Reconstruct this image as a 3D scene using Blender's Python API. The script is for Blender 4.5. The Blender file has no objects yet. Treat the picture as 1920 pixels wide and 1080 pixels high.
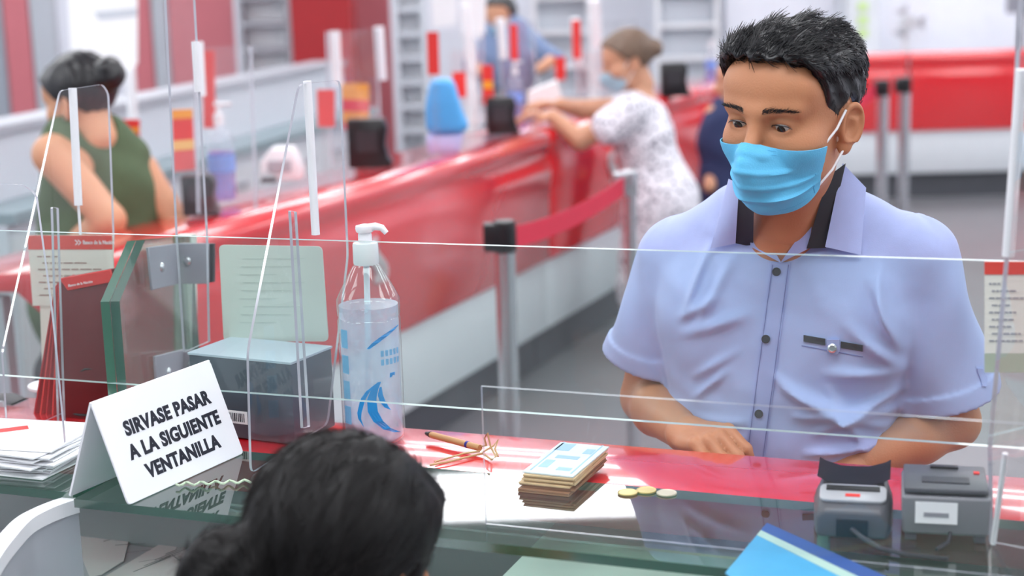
import bpy, bmesh, math, random
import numpy as np
import openvdb
from mathutils import Vector, Matrix
random.seed(7); RNG = np.random.default_rng(11)
SC = bpy.context.scene
COL = SC.collection

# ------------------------------------------------------------------ camera, world, light, exposure
FPX = 3000.0                       # focal length in pixels of the 1920 wide frame
CAM_H = 1.59
PITCH = math.atan(605 / FPX)
ROLL = 0.03
cd = bpy.data.cameras.new('camera')
cam = bpy.data.objects.new('camera', cd); COL.objects.link(cam)
cd.sensor_width = 36.0
cd.lens = FPX / 1920 * 36.0
cd.clip_start = 0.05
cF = Vector((0, math.cos(PITCH), -math.sin(PITCH)))
cU0 = Vector((0, math.sin(PITCH), math.cos(PITCH)))
cR0 = Vector((1, 0, 0))
cR = cR0 * math.cos(ROLL) - cU0 * math.sin(ROLL)
cU = cU0 * math.cos(ROLL) + cR0 * math.sin(ROLL)
cM = Matrix((cR, cU, -cF)).transposed().to_4x4()
cM.translation = Vector((0, 0, CAM_H))
cam.matrix_world = cM
cd.dof.use_dof = True
cd.dof.focus_distance = 2.08
cd.dof.aperture_fstop = 3.4
SC.camera = cam

world = bpy.data.worlds.new('world'); SC.world = world
world.use_nodes = True
world.node_tree.nodes['Background'].inputs[0].default_value = (0.93, 0.96, 1.0, 1)
world.node_tree.nodes['Background'].inputs[1].default_value = 0.6
SC.view_settings.view_transform = 'Standard'
SC.view_settings.look = 'None'
SC.view_settings.gamma = 1.0
SC.view_settings.use_curve_mapping = False
SC.view_settings.exposure = 0.27
SC.cycles.transparent_max_bounces = 40
SC.cycles.max_bounces = 8
PANEL_STRENGTH = 7.0               # the ceiling's light panels
TROFFER = 5.5


def ray(u, v):
    return cF + cR * ((u - 960) / FPX) - cU * ((v - 540) / FPX)


def at_y(u, v, y):                 # the point at depth y seen at (u, v)
    k = ray(u, v); return Vector((0, 0, CAM_H)) + k * (y / k.y)


def at_z(u, v, z):
    k = ray(u, v); return Vector((0, 0, CAM_H)) + k * ((z - CAM_H) / k.z)


def at_plane(u, v, p0, n):
    k = ray(u, v); c = Vector((0, 0, CAM_H))
    return c + k * ((p0 - c).dot(n) / k.dot(n))


TH = math.radians(21)
E = Vector((math.cos(TH), -math.sin(TH), 0))       # along our counter, to the right
N = Vector((math.sin(TH), math.cos(TH), 0))        # across it, towards the customers
UP = Vector((0, 0, 1))


def K(s, q, z):                    # counter coordinates -> world
    return E * s + N * q + UP * z


# ------------------------------------------------------------------ materials
def lin(c):
    return tuple((x / 255 / 12.92) if x / 255 <= 0.04045 else ((x / 255 + 0.055) / 1.055) ** 2.4 for x in c)


MATS = {}


def mat(name, rgb, rough=0.5, metal=0.0, var=0.06, scale=12.0, bump=0.0, bscale=80.0, coat=0.0, spec=0.5, sss=0.0, trans=0.0, sheen=0.0):
    if name in MATS: return MATS[name]
    m = bpy.data.materials.new(name); m.use_nodes = True
    nt = m.node_tree; b = nt.nodes['Principled BSDF']
    c = lin(rgb)
    tc = nt.nodes.new('ShaderNodeTexCoord')
    no = nt.nodes.new('ShaderNodeTexNoise'); no.inputs['Scale'].default_value = scale; no.inputs['Detail'].default_value = 4
    nt.links.new(tc.outputs['Object'], no.inputs['Vector'])
    mx = nt.nodes.new('ShaderNodeMix'); mx.data_type = 'RGBA'
    mx.inputs[6].default_value = tuple(x * (1 - var) for x in c) + (1,)
    mx.inputs[7].default_value = tuple(min(1, x * (1 + var)) for x in c) + (1,)
    nt.links.new(no.outputs['Fac'], mx.inputs[0]); nt.links.new(mx.outputs[2], b.inputs['Base Color'])
    b.inputs['Roughness'].default_value = rough; b.inputs['Metallic'].default_value = metal
    b.inputs['Coat Weight'].default_value = coat; b.inputs['Coat Roughness'].default_value = 0.08
    b.inputs['Specular IOR Level'].default_value = spec
    if sheen: b.inputs['Sheen Weight'].default_value = sheen
    if sss:
        b.inputs['Subsurface Weight'].default_value = sss; b.inputs['Subsurface Radius'].default_value = (0.012, 0.005, 0.003); b.inputs['Subsurface Scale'].default_value = 1.0
    if trans:
        b.inputs['Transmission Weight'].default_value = trans
    if bump:
        n2 = nt.nodes.new('ShaderNodeTexNoise'); n2.inputs['Scale'].default_value = bscale; n2.inputs['Detail'].default_value = 6
        nt.links.new(tc.outputs['Object'], n2.inputs['Vector'])
        bp = nt.nodes.new('ShaderNodeBump'); bp.inputs['Strength'].default_value = bump; bp.inputs['Distance'].default_value = 0.004
        nt.links.new(n2.outputs['Fac'], bp.inputs['Height']); nt.links.new(bp.outputs[0], b.inputs['Normal'])
    MATS[name] = m
    return m


def glassy(name, tint=(255, 255, 255), haze=0.03, hazecol=(235, 240, 245), refl=1.0, rough=0.02):
    """clear sheet: what is behind shows straight through, Fresnel mirror on top, a little pale diffuse haze mixed in"""
    if name in MATS: return MATS[name]
    m = bpy.data.materials.new(name); m.use_nodes = True
    nt = m.node_tree; nt.nodes.clear()
    out = nt.nodes.new('ShaderNodeOutputMaterial')
    tr = nt.nodes.new('ShaderNodeBsdfTransparent'); tr.inputs[0].default_value = lin(tint) + (1,)
    gl = nt.nodes.new('ShaderNodeBsdfGlossy'); gl.inputs['Roughness'].default_value = rough
    df = nt.nodes.new('ShaderNodeBsdfDiffuse'); df.inputs[0].default_value = lin(hazecol) + (1,)
    tl = nt.nodes.new('ShaderNodeBsdfTranslucent'); tl.inputs[0].default_value = lin(hazecol) + (1,)
    ad = nt.nodes.new('ShaderNodeMixShader'); ad.inputs[0].default_value = 0.5
    nt.links.new(df.outputs[0], ad.inputs[1]); nt.links.new(tl.outputs[0], ad.inputs[2])
    tc = nt.nodes.new('ShaderNodeTexCoord'); no = nt.nodes.new('ShaderNodeTexNoise'); no.inputs['Scale'].default_value = 7; no.inputs['Detail'].default_value = 5
    nt.links.new(tc.outputs['Object'], no.inputs['Vector'])
    ml = nt.nodes.new('ShaderNodeMath'); ml.operation = 'MULTIPLY'; ml.inputs[1].default_value = haze * 2
    nt.links.new(no.outputs['Fac'], ml.inputs[0])
    m1 = nt.nodes.new('ShaderNodeMixShader'); nt.links.new(ml.outputs[0], m1.inputs[0])
    nt.links.new(tr.outputs[0], m1.inputs[1]); nt.links.new(ad.outputs[0], m1.inputs[2])
    fr = nt.nodes.new('ShaderNodeFresnel'); fr.inputs[0].default_value = 1.5
    m3 = nt.nodes.new('ShaderNodeMath'); m3.operation = 'MULTIPLY'; m3.inputs[1].default_value = refl
    gm = nt.nodes.new('ShaderNodeNewGeometry'); sb = nt.nodes.new('ShaderNodeMath'); sb.operation = 'SUBTRACT'; sb.inputs[0].default_value = 1.0
    nt.links.new(gm.outputs['Backfacing'], sb.inputs[1])
    m4 = nt.nodes.new('ShaderNodeMath'); m4.operation = 'MULTIPLY'
    nt.links.new(fr.outputs[0], m3.inputs[0]); nt.links.new(m3.outputs[0], m4.inputs[0]); nt.links.new(sb.outputs[0], m4.inputs[1])
    m2 = nt.nodes.new('ShaderNodeMixShader'); nt.links.new(m4.outputs[0], m2.inputs[0])
    nt.links.new(m1.outputs[0], m2.inputs[1]); nt.links.new(gl.outputs[0], m2.inputs[2])
    nt.links.new(m2.outputs[0], out.inputs[0])
    MATS[name] = m
    return m


def edge_mat(name, rgb, tr=0.35):
    if name in MATS: return MATS[name]
    m = bpy.data.materials.new(name); m.use_nodes = True
    nt = m.node_tree; nt.nodes.clear()
    out = nt.nodes.new('ShaderNodeOutputMaterial')
    d = nt.nodes.new('ShaderNodeBsdfDiffuse'); d.inputs[0].default_value = lin(rgb) + (1,)
    t = nt.nodes.new('ShaderNodeBsdfTranslucent'); t.inputs[0].default_value = lin(rgb) + (1,)
    g = nt.nodes.new('ShaderNodeBsdfGlossy'); g.inputs['Roughness'].default_value = 0.12
    a = nt.nodes.new('ShaderNodeMixShader'); a.inputs[0].default_value = 0.5
    nt.links.new(d.outputs[0], a.inputs[1]); nt.links.new(t.outputs[0], a.inputs[2])
    b = nt.nodes.new('ShaderNodeMixShader'); b.inputs[0].default_value = tr
    nt.links.new(a.outputs[0], b.inputs[1]); nt.links.new(g.outputs[0], b.inputs[2])
    nt.links.new(b.outputs[0], out.inputs[0])
    MATS[name] = m
    return m


def emit(name, rgb, s):
    if name in MATS: return MATS[name]
    m = bpy.data.materials.new(name); m.use_nodes = True
    b = m.node_tree.nodes['Principled BSDF']
    b.inputs['Base Color'].default_value = lin(rgb) + (1,)
    b.inputs['Emission Color'].default_value = lin(rgb) + (1,); b.inputs['Emission Strength'].default_value = s
    MATS[name] = m
    return m


# ------------------------------------------------------------------ mesh helpers
def tag(o, label=None, cat=None, group=None, kind=None):
    if label: o['label'] = label
    if cat: o['category'] = cat
    if group: o['group'] = group
    if kind: o['kind'] = kind
    return o


def link(name, me, m=None, parent=None, smooth=False):
    if m is not None:
        for x in (m if isinstance(m, (list, tuple)) else [m]): me.materials.append(x)
    if smooth:
        me.polygons.foreach_set('use_smooth', [True] * len(me.polygons))
    o = bpy.data.objects.new(name, me); COL.objects.link(o)
    if parent is not None: o.parent = parent; o.location = -wloc(parent)
    return o


def empty(name, loc=(0, 0, 0), label=None, cat=None, group=None):
    o = bpy.data.objects.new(name, None); COL.objects.link(o)
    o.empty_display_size = 0.05
    o.location = Vector(loc)
    return tag(o, label, cat, group)


def B():
    return bmesh.new()


def fin(bm, name, m=None, parent=None, smooth=False, bevel=0.0, seg=2, angle=35, mw=None):
    """world-space bmesh -> object; origin moved to its centre"""
    bmesh.ops.recalc_face_normals(bm, faces=bm.faces[:])
    if bevel:
        es = [e for e in bm.edges if len(e.link_faces) == 2 and e.calc_face_angle(0) > math.radians(angle)]
        bmesh.ops.bevel(bm, geom=es, offset=bevel, segments=seg, profile=0.5, affect='EDGES', clamp_overlap=True)
        smooth = True
    cen = Vector((0, 0, 0))
    if len(bm.verts):
        vs = [v.co for v in bm.verts]
        cen = Vector([(min(v[i] for v in vs) + max(v[i] for v in vs)) / 2 for i in range(3)])
        cen.z = min(v[2] for v in vs)
    bmesh.ops.translate(bm, verts=bm.verts[:], vec=-cen)
    me = bpy.data.meshes.new(name); bm.to_mesh(me); bm.free()
    if m is not None:
        for x in (m if isinstance(m, (list, tuple)) else [m]): me.materials.append(x)
    if smooth:
        me.polygons.foreach_set('use_smooth', [True] * len(me.polygons))
        me.set_sharp_from_angle(angle=math.radians(42))
    o = bpy.data.objects.new(name, me); COL.objects.link(o)
    if parent is not None:
        o.parent = parent
        o.location = cen - wloc(parent)
    else:
        o.location = cen
    return o


def wloc(o):                       # things and parts are only ever moved, never turned
    return o.location + (wloc(o.parent) if o.parent is not None else Vector((0, 0, 0)))


def box(bm, c, ax, ay, az, sx, sy, sz, mi=0):
    """box centred at c with half-vectors along unit axes"""
    vs = []
    for k in (-1, 1):
        for j in (-1, 1):
            for i in (-1, 1):
                vs.append(bm.verts.new(Vector(c) + ax * (i * sx / 2) + ay * (j * sy / 2) + az * (k * sz / 2)))
    for f in ((0, 2, 3, 1), (4, 5, 7, 6), (0, 1, 5, 4), (2, 6, 7, 3), (0, 4, 6, 2), (1, 3, 7, 5)):
        fc = bm.faces.new([vs[i] for i in f]); fc.material_index = mi
    return vs


def kbox(bm, s0, s1, q0, q1, z0, z1, mi=0):      # box in counter coordinates
    return box(bm, K((s0 + s1) / 2, (q0 + q1) / 2, (z0 + z1) / 2), E, N, UP, s1 - s0, q1 - q0, z1 - z0, mi)


def wbox(bm, x0, x1, y0, y1, z0, z1, mi=0):
    return box(bm, ((x0 + x1) / 2, (y0 + y1) / 2, (z0 + z1) / 2), Vector((1, 0, 0)), Vector((0, 1, 0)), UP, x1 - x0, y1 - y0, z1 - z0, mi)


def prism(bm, pts, n, t, mi_face=0, mi_edge=0):
    """planar polygon thickened by t along n (centred)"""
    n = Vector(n).normalized()
    a = [bm.verts.new(Vector(p) + n * (t / 2)) for p in pts]
    b = [bm.verts.new(Vector(p) - n * (t / 2)) for p in pts]
    f = bm.faces.new(a); f.material_index = mi_face
    f = bm.faces.new(b[::-1]); f.material_index = mi_face
    k = len(pts)
    for i in range(k):
        f = bm.faces.new([a[i], b[i], b[(i + 1) % k], a[(i + 1) % k]]); f.material_index = mi_edge


def frame_of(d):
    d = Vector(d).normalized()
    a = Vector((0, 0, 1)) if abs(d.z) < 0.9 else Vector((1, 0, 0))
    x = d.cross(a).normalized(); y = d.cross(x).normalized()
    return x, y


def tube(bm, pts, r, seg=8, mi=0, cap=True):
    pts = [Vector(p) for p in pts]; rs = r if isinstance(r, (list, tuple)) else [r] * len(pts)
    rings = []; x = None
    for i, p in enumerate(pts):
        d = (pts[min(i + 1, len(pts) - 1)] - pts[max(i - 1, 0)]).normalized()
        if x is None: x, y = frame_of(d)
        else:
            x = (x - d * x.dot(d)).normalized(); y = d.cross(x).normalized()
        rings.append([bm.verts.new(p + (x * math.cos(2 * math.pi * k / seg) + y * math.sin(2 * math.pi * k / seg)) * rs[i]) for k in range(seg)])
    for a, b in zip(rings, rings[1:]):
        for k in range(seg):
            f = bm.faces.new([a[k], a[(k + 1) % seg], b[(k + 1) % seg], b[k]]); f.material_index = mi
    if cap:
        f = bm.faces.new(rings[0][::-1]); f.material_index = mi
        f = bm.faces.new(rings[-1]); f.material_index = mi


def lathe(bm, c, prof, seg=24, mi=0, ax=None, cap=True):
    """prof: [(r, h)] around axis ax through c"""
    az = Vector(ax).normalized() if ax is not None else UP.copy()
    x, y = frame_of(az)
    tube_pts = []
    rings = []
    for r, h in prof:
        rings.append([bm.verts.new(Vector(c) + az * h + (x * math.cos(2 * math.pi * k / seg) + y * math.sin(2 * math.pi * k / seg)) * max(r, 1e-5)) for k in range(seg)])
    for a, b in zip(rings, rings[1:]):
        for k in range(seg):
            f = bm.faces.new([a[k], a[(k + 1) % seg], b[(k + 1) % seg], b[k]]); f.material_index = mi
    if cap:
        bm.faces.new(rings[0][::-1]).material_index = mi; bm.faces.new(rings[-1]).material_index = mi


def round_poly(pts, r, n=4):
    """round the corners of a planar polygon"""
    out = []; k = len(pts); pts = [Vector(p) for p in pts]
    for i in range(k):
        p = pts[i]; a = (pts[i - 1] - p); b = (pts[(i + 1) % k] - p)
        rr = min(r, a.length * 0.45, b.length * 0.45)
        pa = p + a.normalized() * rr; pb = p + b.normalized() * rr
        for j in range(n + 1):
            t = j / n
            out.append(pa * (1 - t) ** 2 + p * 2 * t * (1 - t) + pb * t * t)
    return out


def text_obj(name, body, size, origin, xdir, ydir, m, parent, offset=0.0, xs=1.0, extrude=0.0003, align='LEFT', space=1.0):
    cu = bpy.data.curves.new(name, 'FONT'); cu.body = body; cu.size = size; cu.extrude = extrude / 1
    cu.offset = offset; cu.align_x = align; cu.resolution_u = 3; cu.space_character = space
    tmp = bpy.data.objects.new(name, cu); COL.objects.link(tmp)
    dg = bpy.context.evaluated_depsgraph_get()
    me = bpy.data.meshes.new_from_object(tmp.evaluated_get(dg))
    bpy.data.objects.remove(tmp)
    x = Vector(xdir).normalized(); y = Vector(ydir).normalized(); z = x.cross(y).normalized()
    M = Matrix((x * xs, y, z)).transposed().to_4x4(); M.translation = Vector(origin)
    me.transform(M)
    bm = bmesh.new(); bm.from_mesh(me); bpy.data.meshes.remove(me)
    return fin(bm, name, m, parent)


# ------------------------------------------------------------------ signed-distance modelling (bodies, clothes)
class Grid:
    def __init__(s, lo, hi, h):
        s.lo = np.array(lo, np.float32); s.h = h
        n = np.ceil((np.array(hi) - np.array(lo)) / h).astype(int) + 1
        s.X = (s.lo[0] + h * np.arange(n[0], dtype=np.float32))[:, None, None]
        s.Y = (s.lo[1] + h * np.arange(n[1], dtype=np.float32))[None, :, None]
        s.Z = (s.lo[2] + h * np.arange(n[2], dtype=np.float32))[None, None, :]
        s.n = n

    def loc(s, M=None):            # coordinates in the frame whose matrix is M
        if M is None: return s.X, s.Y, s.Z
        I = np.array(M.inverted(), np.float32)
        return tuple(I[i, 0] * s.X + I[i, 1] * s.Y + I[i, 2] * s.Z + I[i, 3] for i in range(3))

    def mesh(s, d, name, smooth_iter=0):
        d = np.ascontiguousarray(np.clip(np.broadcast_to(d, tuple(s.n)), -4 * s.h, 4 * s.h).astype(np.float32)).copy()
        big = np.float32(3 * s.h)
        d[0] = big; d[-1] = big; d[:, 0] = big; d[:, -1] = big; d[:, :, 0] = big; d[:, :, -1] = big
        g = openvdb.FloatGrid(float(4 * s.h)); g.copyFromArray(d)
        pts, quads = g.convertToQuads(0.0)
        pts = pts * s.h + s.lo
        me = bpy.data.meshes.new(name)
        q = quads[:, ::-1]
        me.vertices.add(len(pts)); me.vertices.foreach_set('co', pts.astype(np.float32).ravel())
        me.loops.add(q.size); me.loops.foreach_set('vertex_index', q.astype(np.int32).ravel())
        me.polygons.add(len(q)); me.polygons.foreach_set('loop_start', np.arange(0, q.size, 4, dtype=np.int32))
        me.update(calc_edges=True); me.validate()
        bm = bmesh.new(); bm.from_mesh(me)
        for _ in range(smooth_iter): bmesh.ops.smooth_vert(bm, verts=bm.verts[:], factor=0.5, use_axis_x=True, use_axis_y=True, use_axis_z=True)
        bmesh.ops.recalc_face_normals(bm, faces=bm.faces[:])
        bm.to_mesh(me); bm.free()
        return me


def ell(P, c, r):
    X, Y, Z = P
    a = (X - c[0]) / r[0]; b = (Y - c[1]) / r[1]; g = (Z - c[2]) / r[2]
    k = np.sqrt(a * a + b * b + g * g)
    a2 = a / r[0]; b2 = b / r[1]; g2 = g / r[2]
    return k * (k - 1) / (np.sqrt(a2 * a2 + b2 * b2 + g2 * g2) + 1e-9)


def capsule(P, a, b, ra, rb, flat=None):
    X, Y, Z = P
    a = np.array(a, np.float32); b = np.array(b, np.float32); d = b - a; L = float(d @ d) + 1e-12
    px, py, pz = X - a[0], Y - a[1], Z - a[2]
    t = np.clip((px * d[0] + py * d[1] + pz * d[2]) / L, 0, 1)
    qx, qy, qz = px - t * d[0], py - t * d[1], pz - t * d[2]
    if flat is not None: qx = qx * flat[0]; qy = qy * flat[1]; qz = qz * flat[2]
    return np.sqrt(qx * qx + qy * qy + qz * qz) - (ra + (rb - ra) * t)


def smin(a, b, k):
    h = np.maximum(k - np.abs(a - b), 0) / k
    return np.minimum(a, b) - h * h * k * 0.25


def smax(a, b, k):
    return -smin(-a, -b, k)


def chain(P, pts, rs, k=0.02, flat=None):
    d = None
    for i in range(len(pts) - 1):
        c = capsule(P, pts[i], pts[i + 1], rs[i], rs[i + 1], flat)
        d = c if d is None else smin(d, c, k)
    return d


def frame(loc, yaw=0, pitch=0, roll=0):
    """person frame: faces -Y, up Z; yaw turns towards -X (image left), pitch nods down, roll tilts"""
    return Matrix.Translation(Vector(loc)) @ Matrix.Rotation(-math.radians(yaw), 4, 'Z') @ Matrix.Rotation(math.radians(pitch), 4, 'X') @ Matrix.Rotation(math.radians(roll), 4, 'Y')

# ================================================================== SETTING
X1, Y1, Z1 = Vector((1, 0, 0)), Vector((0, 1, 0)), UP
M_floor = mat('floor_terrazzo', (118, 119, 123), 0.35, var=0.16, scale=5, bump=0.05)
M_wall = mat('wall_paint', (226, 229, 238), 0.6, var=0.03)
M_ceil = mat('ceiling_paint', (240, 241, 243), 0.8, var=0.02)
M_red = mat('red_gloss_laminate', (222, 24, 36), 0.22, var=0.03, coat=1.0, spec=.8)
M_redpanel = mat('red_wall_panel', (192, 108, 116), 0.45, var=0.05)  # red paled to pink: haze of the acrylic in front put into the colour
M_base = mat('pale_grey_counter_base', (214, 219, 224), 0.35, var=0.03)
M_kick = mat('dark_kick_plate', (78, 80, 86), 0.5)
M_white = mat('white_plastic', (240, 241, 245), 0.35, var=0.02)
M_grey = mat('grey_laminate', (176, 180, 188), 0.4, var=0.04)
M_pale = mat('pale_laminate', (208, 214, 222), 0.35, var=0.03)
M_dark = mat('charcoal_plastic', (52, 53, 58), 0.4, var=0.06, bump=0.02)
M_black = mat('black_plastic', (26, 26, 29), 0.35)
M_chrome = mat('brushed_chrome', (205, 206, 210), 0.25, metal=0.9)
M_steel = mat('grey_steel_plate', (156, 157, 168), 0.45, metal=0.1, var=0.08, scale=30)
M_silver = mat('silver_logo', (216, 212, 214), 0.35, metal=0.3)
M_paper = mat('white_paper', (244, 245, 248), 0.7, var=0.02)
M_redpaper = mat('red_print', (226, 52, 48), 0.6, var=0.05)
M_orange = mat('orange_print', (240, 160, 40), 0.6)
M_ink = mat('black_ink', (26, 28, 44), 0.6)
M_greyink = mat('grey_ink', (150, 152, 160), 0.7)
G_clear = glassy('clear_acrylic', haze=0.008)
G_far = glassy('hazy_acrylic', haze=0.03)  # acrylic with a patchy pale haze mixed in
G_pane = glassy('counter_glass', tint=(246, 252, 250), haze=0.022)
G_shelf = glassy('shelf_glass', tint=(205, 226, 216), haze=0.05, hazecol=(190, 215, 205), refl=1.5)
G_lam = glassy('laminated_glass', tint=(240, 248, 244), haze=0.025, hazecol=(200, 220, 215))
D_edge = edge_mat('acrylic_edge', (205, 208, 220), 0.35)
D_cyan = edge_mat('glass_edge_pale', (205, 232, 232), 0.3)
D_green = edge_mat('glass_edge_green', (24, 96, 76), 0.25)
D_lgreen = edge_mat('glass_edge_light_green', (120, 172, 148), 0.25)

RX0, RX1, RY0, RY1, RZ = -7.0, 7.0, -2.0, 13.0, 2.9
bm = B(); wbox(bm, RX0, RX1, RY0, RY1, -0.1, 0); tag(fin(bm, 'floor', M_floor), kind='structure')
bm = B(); wbox(bm, RX0, RX1, RY0, RY1, RZ, RZ + 0.1); tag(fin(bm, 'ceiling', M_ceil), kind='structure')
for nm, a in (('wall_back', (RX0, RX1, RY1, RY1 + .1)), ('wall_front', (RX0, RX1, RY0 - .1, RY0)), ('wall_left', (RX0 - .1, RX0, RY0 - .1, RY1 + .1)), ('wall_right', (RX1, RX1 + .1, RY0 - .1, RY1 + .1))):
    bm = B(); wbox(bm, *a, -0.1, RZ + 0.1); tag(fin(bm, nm, M_wall if nm != 'wall_front' else mat('glare_cut_grey', (112, 114, 120), .7)), kind='structure')  # unseen front wall is greyed to weaken its reflections in the panes
# raised lamps: ceiling light panels in rows
M_tube = emit('light_diffuser', (250, 252, 255), PANEL_STRENGTH)
first = None
for j in range(7):
    for i in range(5):
        x = -5.6 + i * 2.8; y = -0.8 + j * 2.05
        if first is None:
            r = empty('ceiling_light', (x, y, RZ - 0.05), 'white recessed fluorescent ceiling light panel', 'ceiling light', 'ceiling light panels')
            bm = B(); wbox(bm, x - .92, x + .92, y - .36, y + .36, RZ - .04, RZ - .001); fin(bm, 'housing', M_white, r)
            bm = B(); wbox(bm, x - .88, x + .88, y - .32, y + .32, RZ - .05, RZ - .041); fin(bm, 'diffuser', M_tube, r)
            first = (r, x, y)
        else:
            r = first[0].copy(); COL.objects.link(r); r.location = (x, y, RZ - 0.05)
            for ch in first[0].children[:2]:
                c = ch.copy(); COL.objects.link(c); c.parent = r

# ================================================================== FAR COUNTERS
LW = Vector((0.389, 0.921, 0)).normalized()       # along the far counter, away from us
LM = Vector((0.921, -0.389, 0)).normalized()      # outwards, to the customers
L0 = Vector((-0.776, 3.991, 0))                   # on its front lip


def counter_module(name, org, w, m, t0, t1, label, group):
    """red counter unit: wavy lip, red front, pale base, recessed kick, glass-edged worktop"""
    def P(t, d, z): return org + w * t + m * d + UP * z
    r = empty(name, P((t0 + t1) / 2, -0.2, 0), label, 'counter', group)
    prof = [(-.36, .935), (-.10, .955), (-.05, .962), (-.01, .958), (.012, .94), (.018, .915), (.008, .89), (.0, .865), (.012, .83), (.018, .79), (.008, .7), (.0, .45), (-.03, .45), (-.03, .86), (-.10, .91), (-.36, .90)]
    bm = B(); rings = []
    for t in (t0 + .004, t1 - .004):
        rings.append([bm.verts.new(P(t, d, z)) for d, z in prof])
    k = len(prof)
    for i in range(k): bm.faces.new([rings[0][i], rings[0][(i + 1) % k], rings[1][(i + 1) % k], rings[1][i]])
    bm.faces.new(rings[0]); bm.faces.new(rings[1][::-1])
    fin(bm, 'red_front', M_red, r, bevel=.006, seg=2, angle=50)
    bm = B(); box(bm, P((t0 + t1) / 2, -.045, .31), w, m, UP, t1 - t0 - .004, .05, .279); fin(bm, 'lower_panel', M_base, r, bevel=.003)
    bm = B(); box(bm, P((t0 + t1) / 2, -.10, .085), w, m, UP, t1 - t0 - .01, .05, .17); fin(bm, 'kick_plate', M_kick, r)
    for s in (t0 + .03, t1 - .03):
        bm = B(); box(bm, P(s, -.24, .48), w, m, UP, .03, .18, .83); fin(bm, 'side_panel', M_grey, r)
    # embossed silver flame emblem: two S-shaped strokes
    lm = B(); c = P((t0 + t1) / 2, .016, .72)
    for sgn in (-1, 1):
        pts = []
        for i in range(9):
            a = i / 8
            pts.append(c + w * (sgn * .022 + .035 * math.sin((a - .5) * 5.0)) * 1.0 + UP * (.07 - .14 * a) + m * .0)
        for p, q in zip(pts, pts[1:]):
            d = (q - p).normalized(); wd = d.cross(m).normalized()
            box(lm, (p + q) / 2, d, wd, m, (q - p).length * 1.15, .022, .012)
    fin(lm, 'emblem', M_silver, r)
    return r


def tl(u, v):                                     # position along the far counter of a point seen on its front
    p = at_plane(u, v, L0, LM); return (p - L0).dot(LW)


tj = tl(1028, 330)
seglen = 2 * (tj - tl(812, 410))
cuts = [tj - seglen, tj, tj + 1.45, tj + 2.9]
labs = ['nearest red teller counter unit behind the chrome queue post', 'red teller counter unit the woman in the patterned dress leans on', 'far red teller counter unit behind the man in blue']
cuts[0] = min(cuts[0], tl(90, 480))
for i in range(3):
    counter_module('teller_counter', L0, LW, LM, cuts[i], cuts[i + 1], labs[i], None)
# counter across the back of the hall, on the right
RA = at_z(1620, 101, .96); RBp = at_z(1915, 95, .96)
RB = Vector((RBp.x, RA.y - .02, 0)); RA.z = 0
w2 = Vector((1, -.03, 0)).normalized(); m2 = Vector((-.03, -1, 0)).normalized()
tmid = (at_plane(1702, 150, RA, m2) - RA).dot(w2)
counter_module('teller_counter', RA, w2, m2, -.9, tmid, 'narrow red counter end at the back, left of the two queue posts', None)
counter_module('teller_counter', RA, w2, m2, tmid + .01, tmid + 1.9, 'long red counter across the back right with pale base', None)

# ================================================================== OUR COUNTER
ZT = 0.96
r = empty('service_counter', K(-.5, 1.7, 0), 'near red gloss customer counter with pale desk beneath, in front of man in blue', 'counter')
bm = B(); kbox(bm, -1.75, .55, 1.785, 1.965, .905, ZT); fin(bm, 'red_top', M_red, r, bevel=.008, seg=3)
bm = B(); kbox(bm, -1.75, .55, 1.93, 1.955, .42, .904); fin(bm, 'front_panel', M_red, r)
bm = B(); kbox(bm, -1.75, .55, 1.90, 1.925, .15, .42); fin(bm, 'lower_panel', M_base, r)
bm = B(); kbox(bm, -1.75, .55, 1.875, 1.899, 0, .15); fin(bm, 'kick_plate', M_kick, r)
bm = B(); kbox(bm, -1.75, .55, 1.45, 1.90, .735, .765); fin(bm, 'desk_top', M_pale, r, bevel=.004)
M_under = mat('under_counter_grey', (168, 176, 178), 0.5, var=0.15, scale=4)
bm = B(); kbox(bm, -1.75, .55, 1.902, 1.928, .60, .904); fin(bm, 'back_board', M_under, r)

# drawer cabinet standing on the desk, its top seen under the glass
r = empty('drawer_unit', K(-.45, 1.62, .766), 'white low drawer unit on the desk under the glass shelf', 'drawer unit')
bm = B(); kbox(bm, -.66, -.11, 1.50, 1.86, .767, .885); fin(bm, 'body', M_white, r, bevel=.003)
for k, (a, b) in enumerate(((-.65, -.385), (-.375, -.11))):
    bm = B(); kbox(bm, a, b, 1.482, 1.499, .777, .875); dr = fin(bm, 'drawer', M_base, r, bevel=.003)
    bm = B(); kbox(bm, (a + b) / 2 - .04, (a + b) / 2 + .04, 1.474, 1.481, .83, .842); fin(bm, 'handle', M_steel, dr)

r = empty('cash_drawer', K(.0, 1.6, .766), 'black cash drawer on the desk beneath the card terminal', 'cash drawer')
bm = B(); kbox(bm, -.09 + .001, .42, 1.47, 1.88, .767, .88); fin(bm, 'case', M_dark, r, bevel=.004)
bm = B(); kbox(bm, -.07, .40, 1.462, 1.469, .785, .865); dr = fin(bm, 'drawer', M_black, r, bevel=.002)
bm = B(); kbox(bm, .14, .18, 1.455, 1.461, .82, .83); fin(bm, 'lock', M_chrome, dr)

# glass shelf
r = empty('glass_shelf', K(-.6, 1.67, .955), 'thick green-edged glass shelf running along the staff side of the counter', 'shelf')
c0 = at_z(135, 938, .965); c1 = at_z(222, 903, .965)
sL = c0.dot(E)
pts = [K(sL, 1.553, .96), K(.45, 1.553, .96), K(.45, 1.784, .96), K(sL, 1.784, .96)]
bm = B(); prism(bm, pts, UP, .011, 0, 1); fin(bm, 'glass_sheet', [G_shelf, D_green], r)
for s in (-1.0, -.3, .3):
    bm = B(); lathe(bm, K(s, 1.76, .9), [(.008, .0), (.008, .053)], 12); fin(bm, 'support_pin', M_chrome, r)
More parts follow.
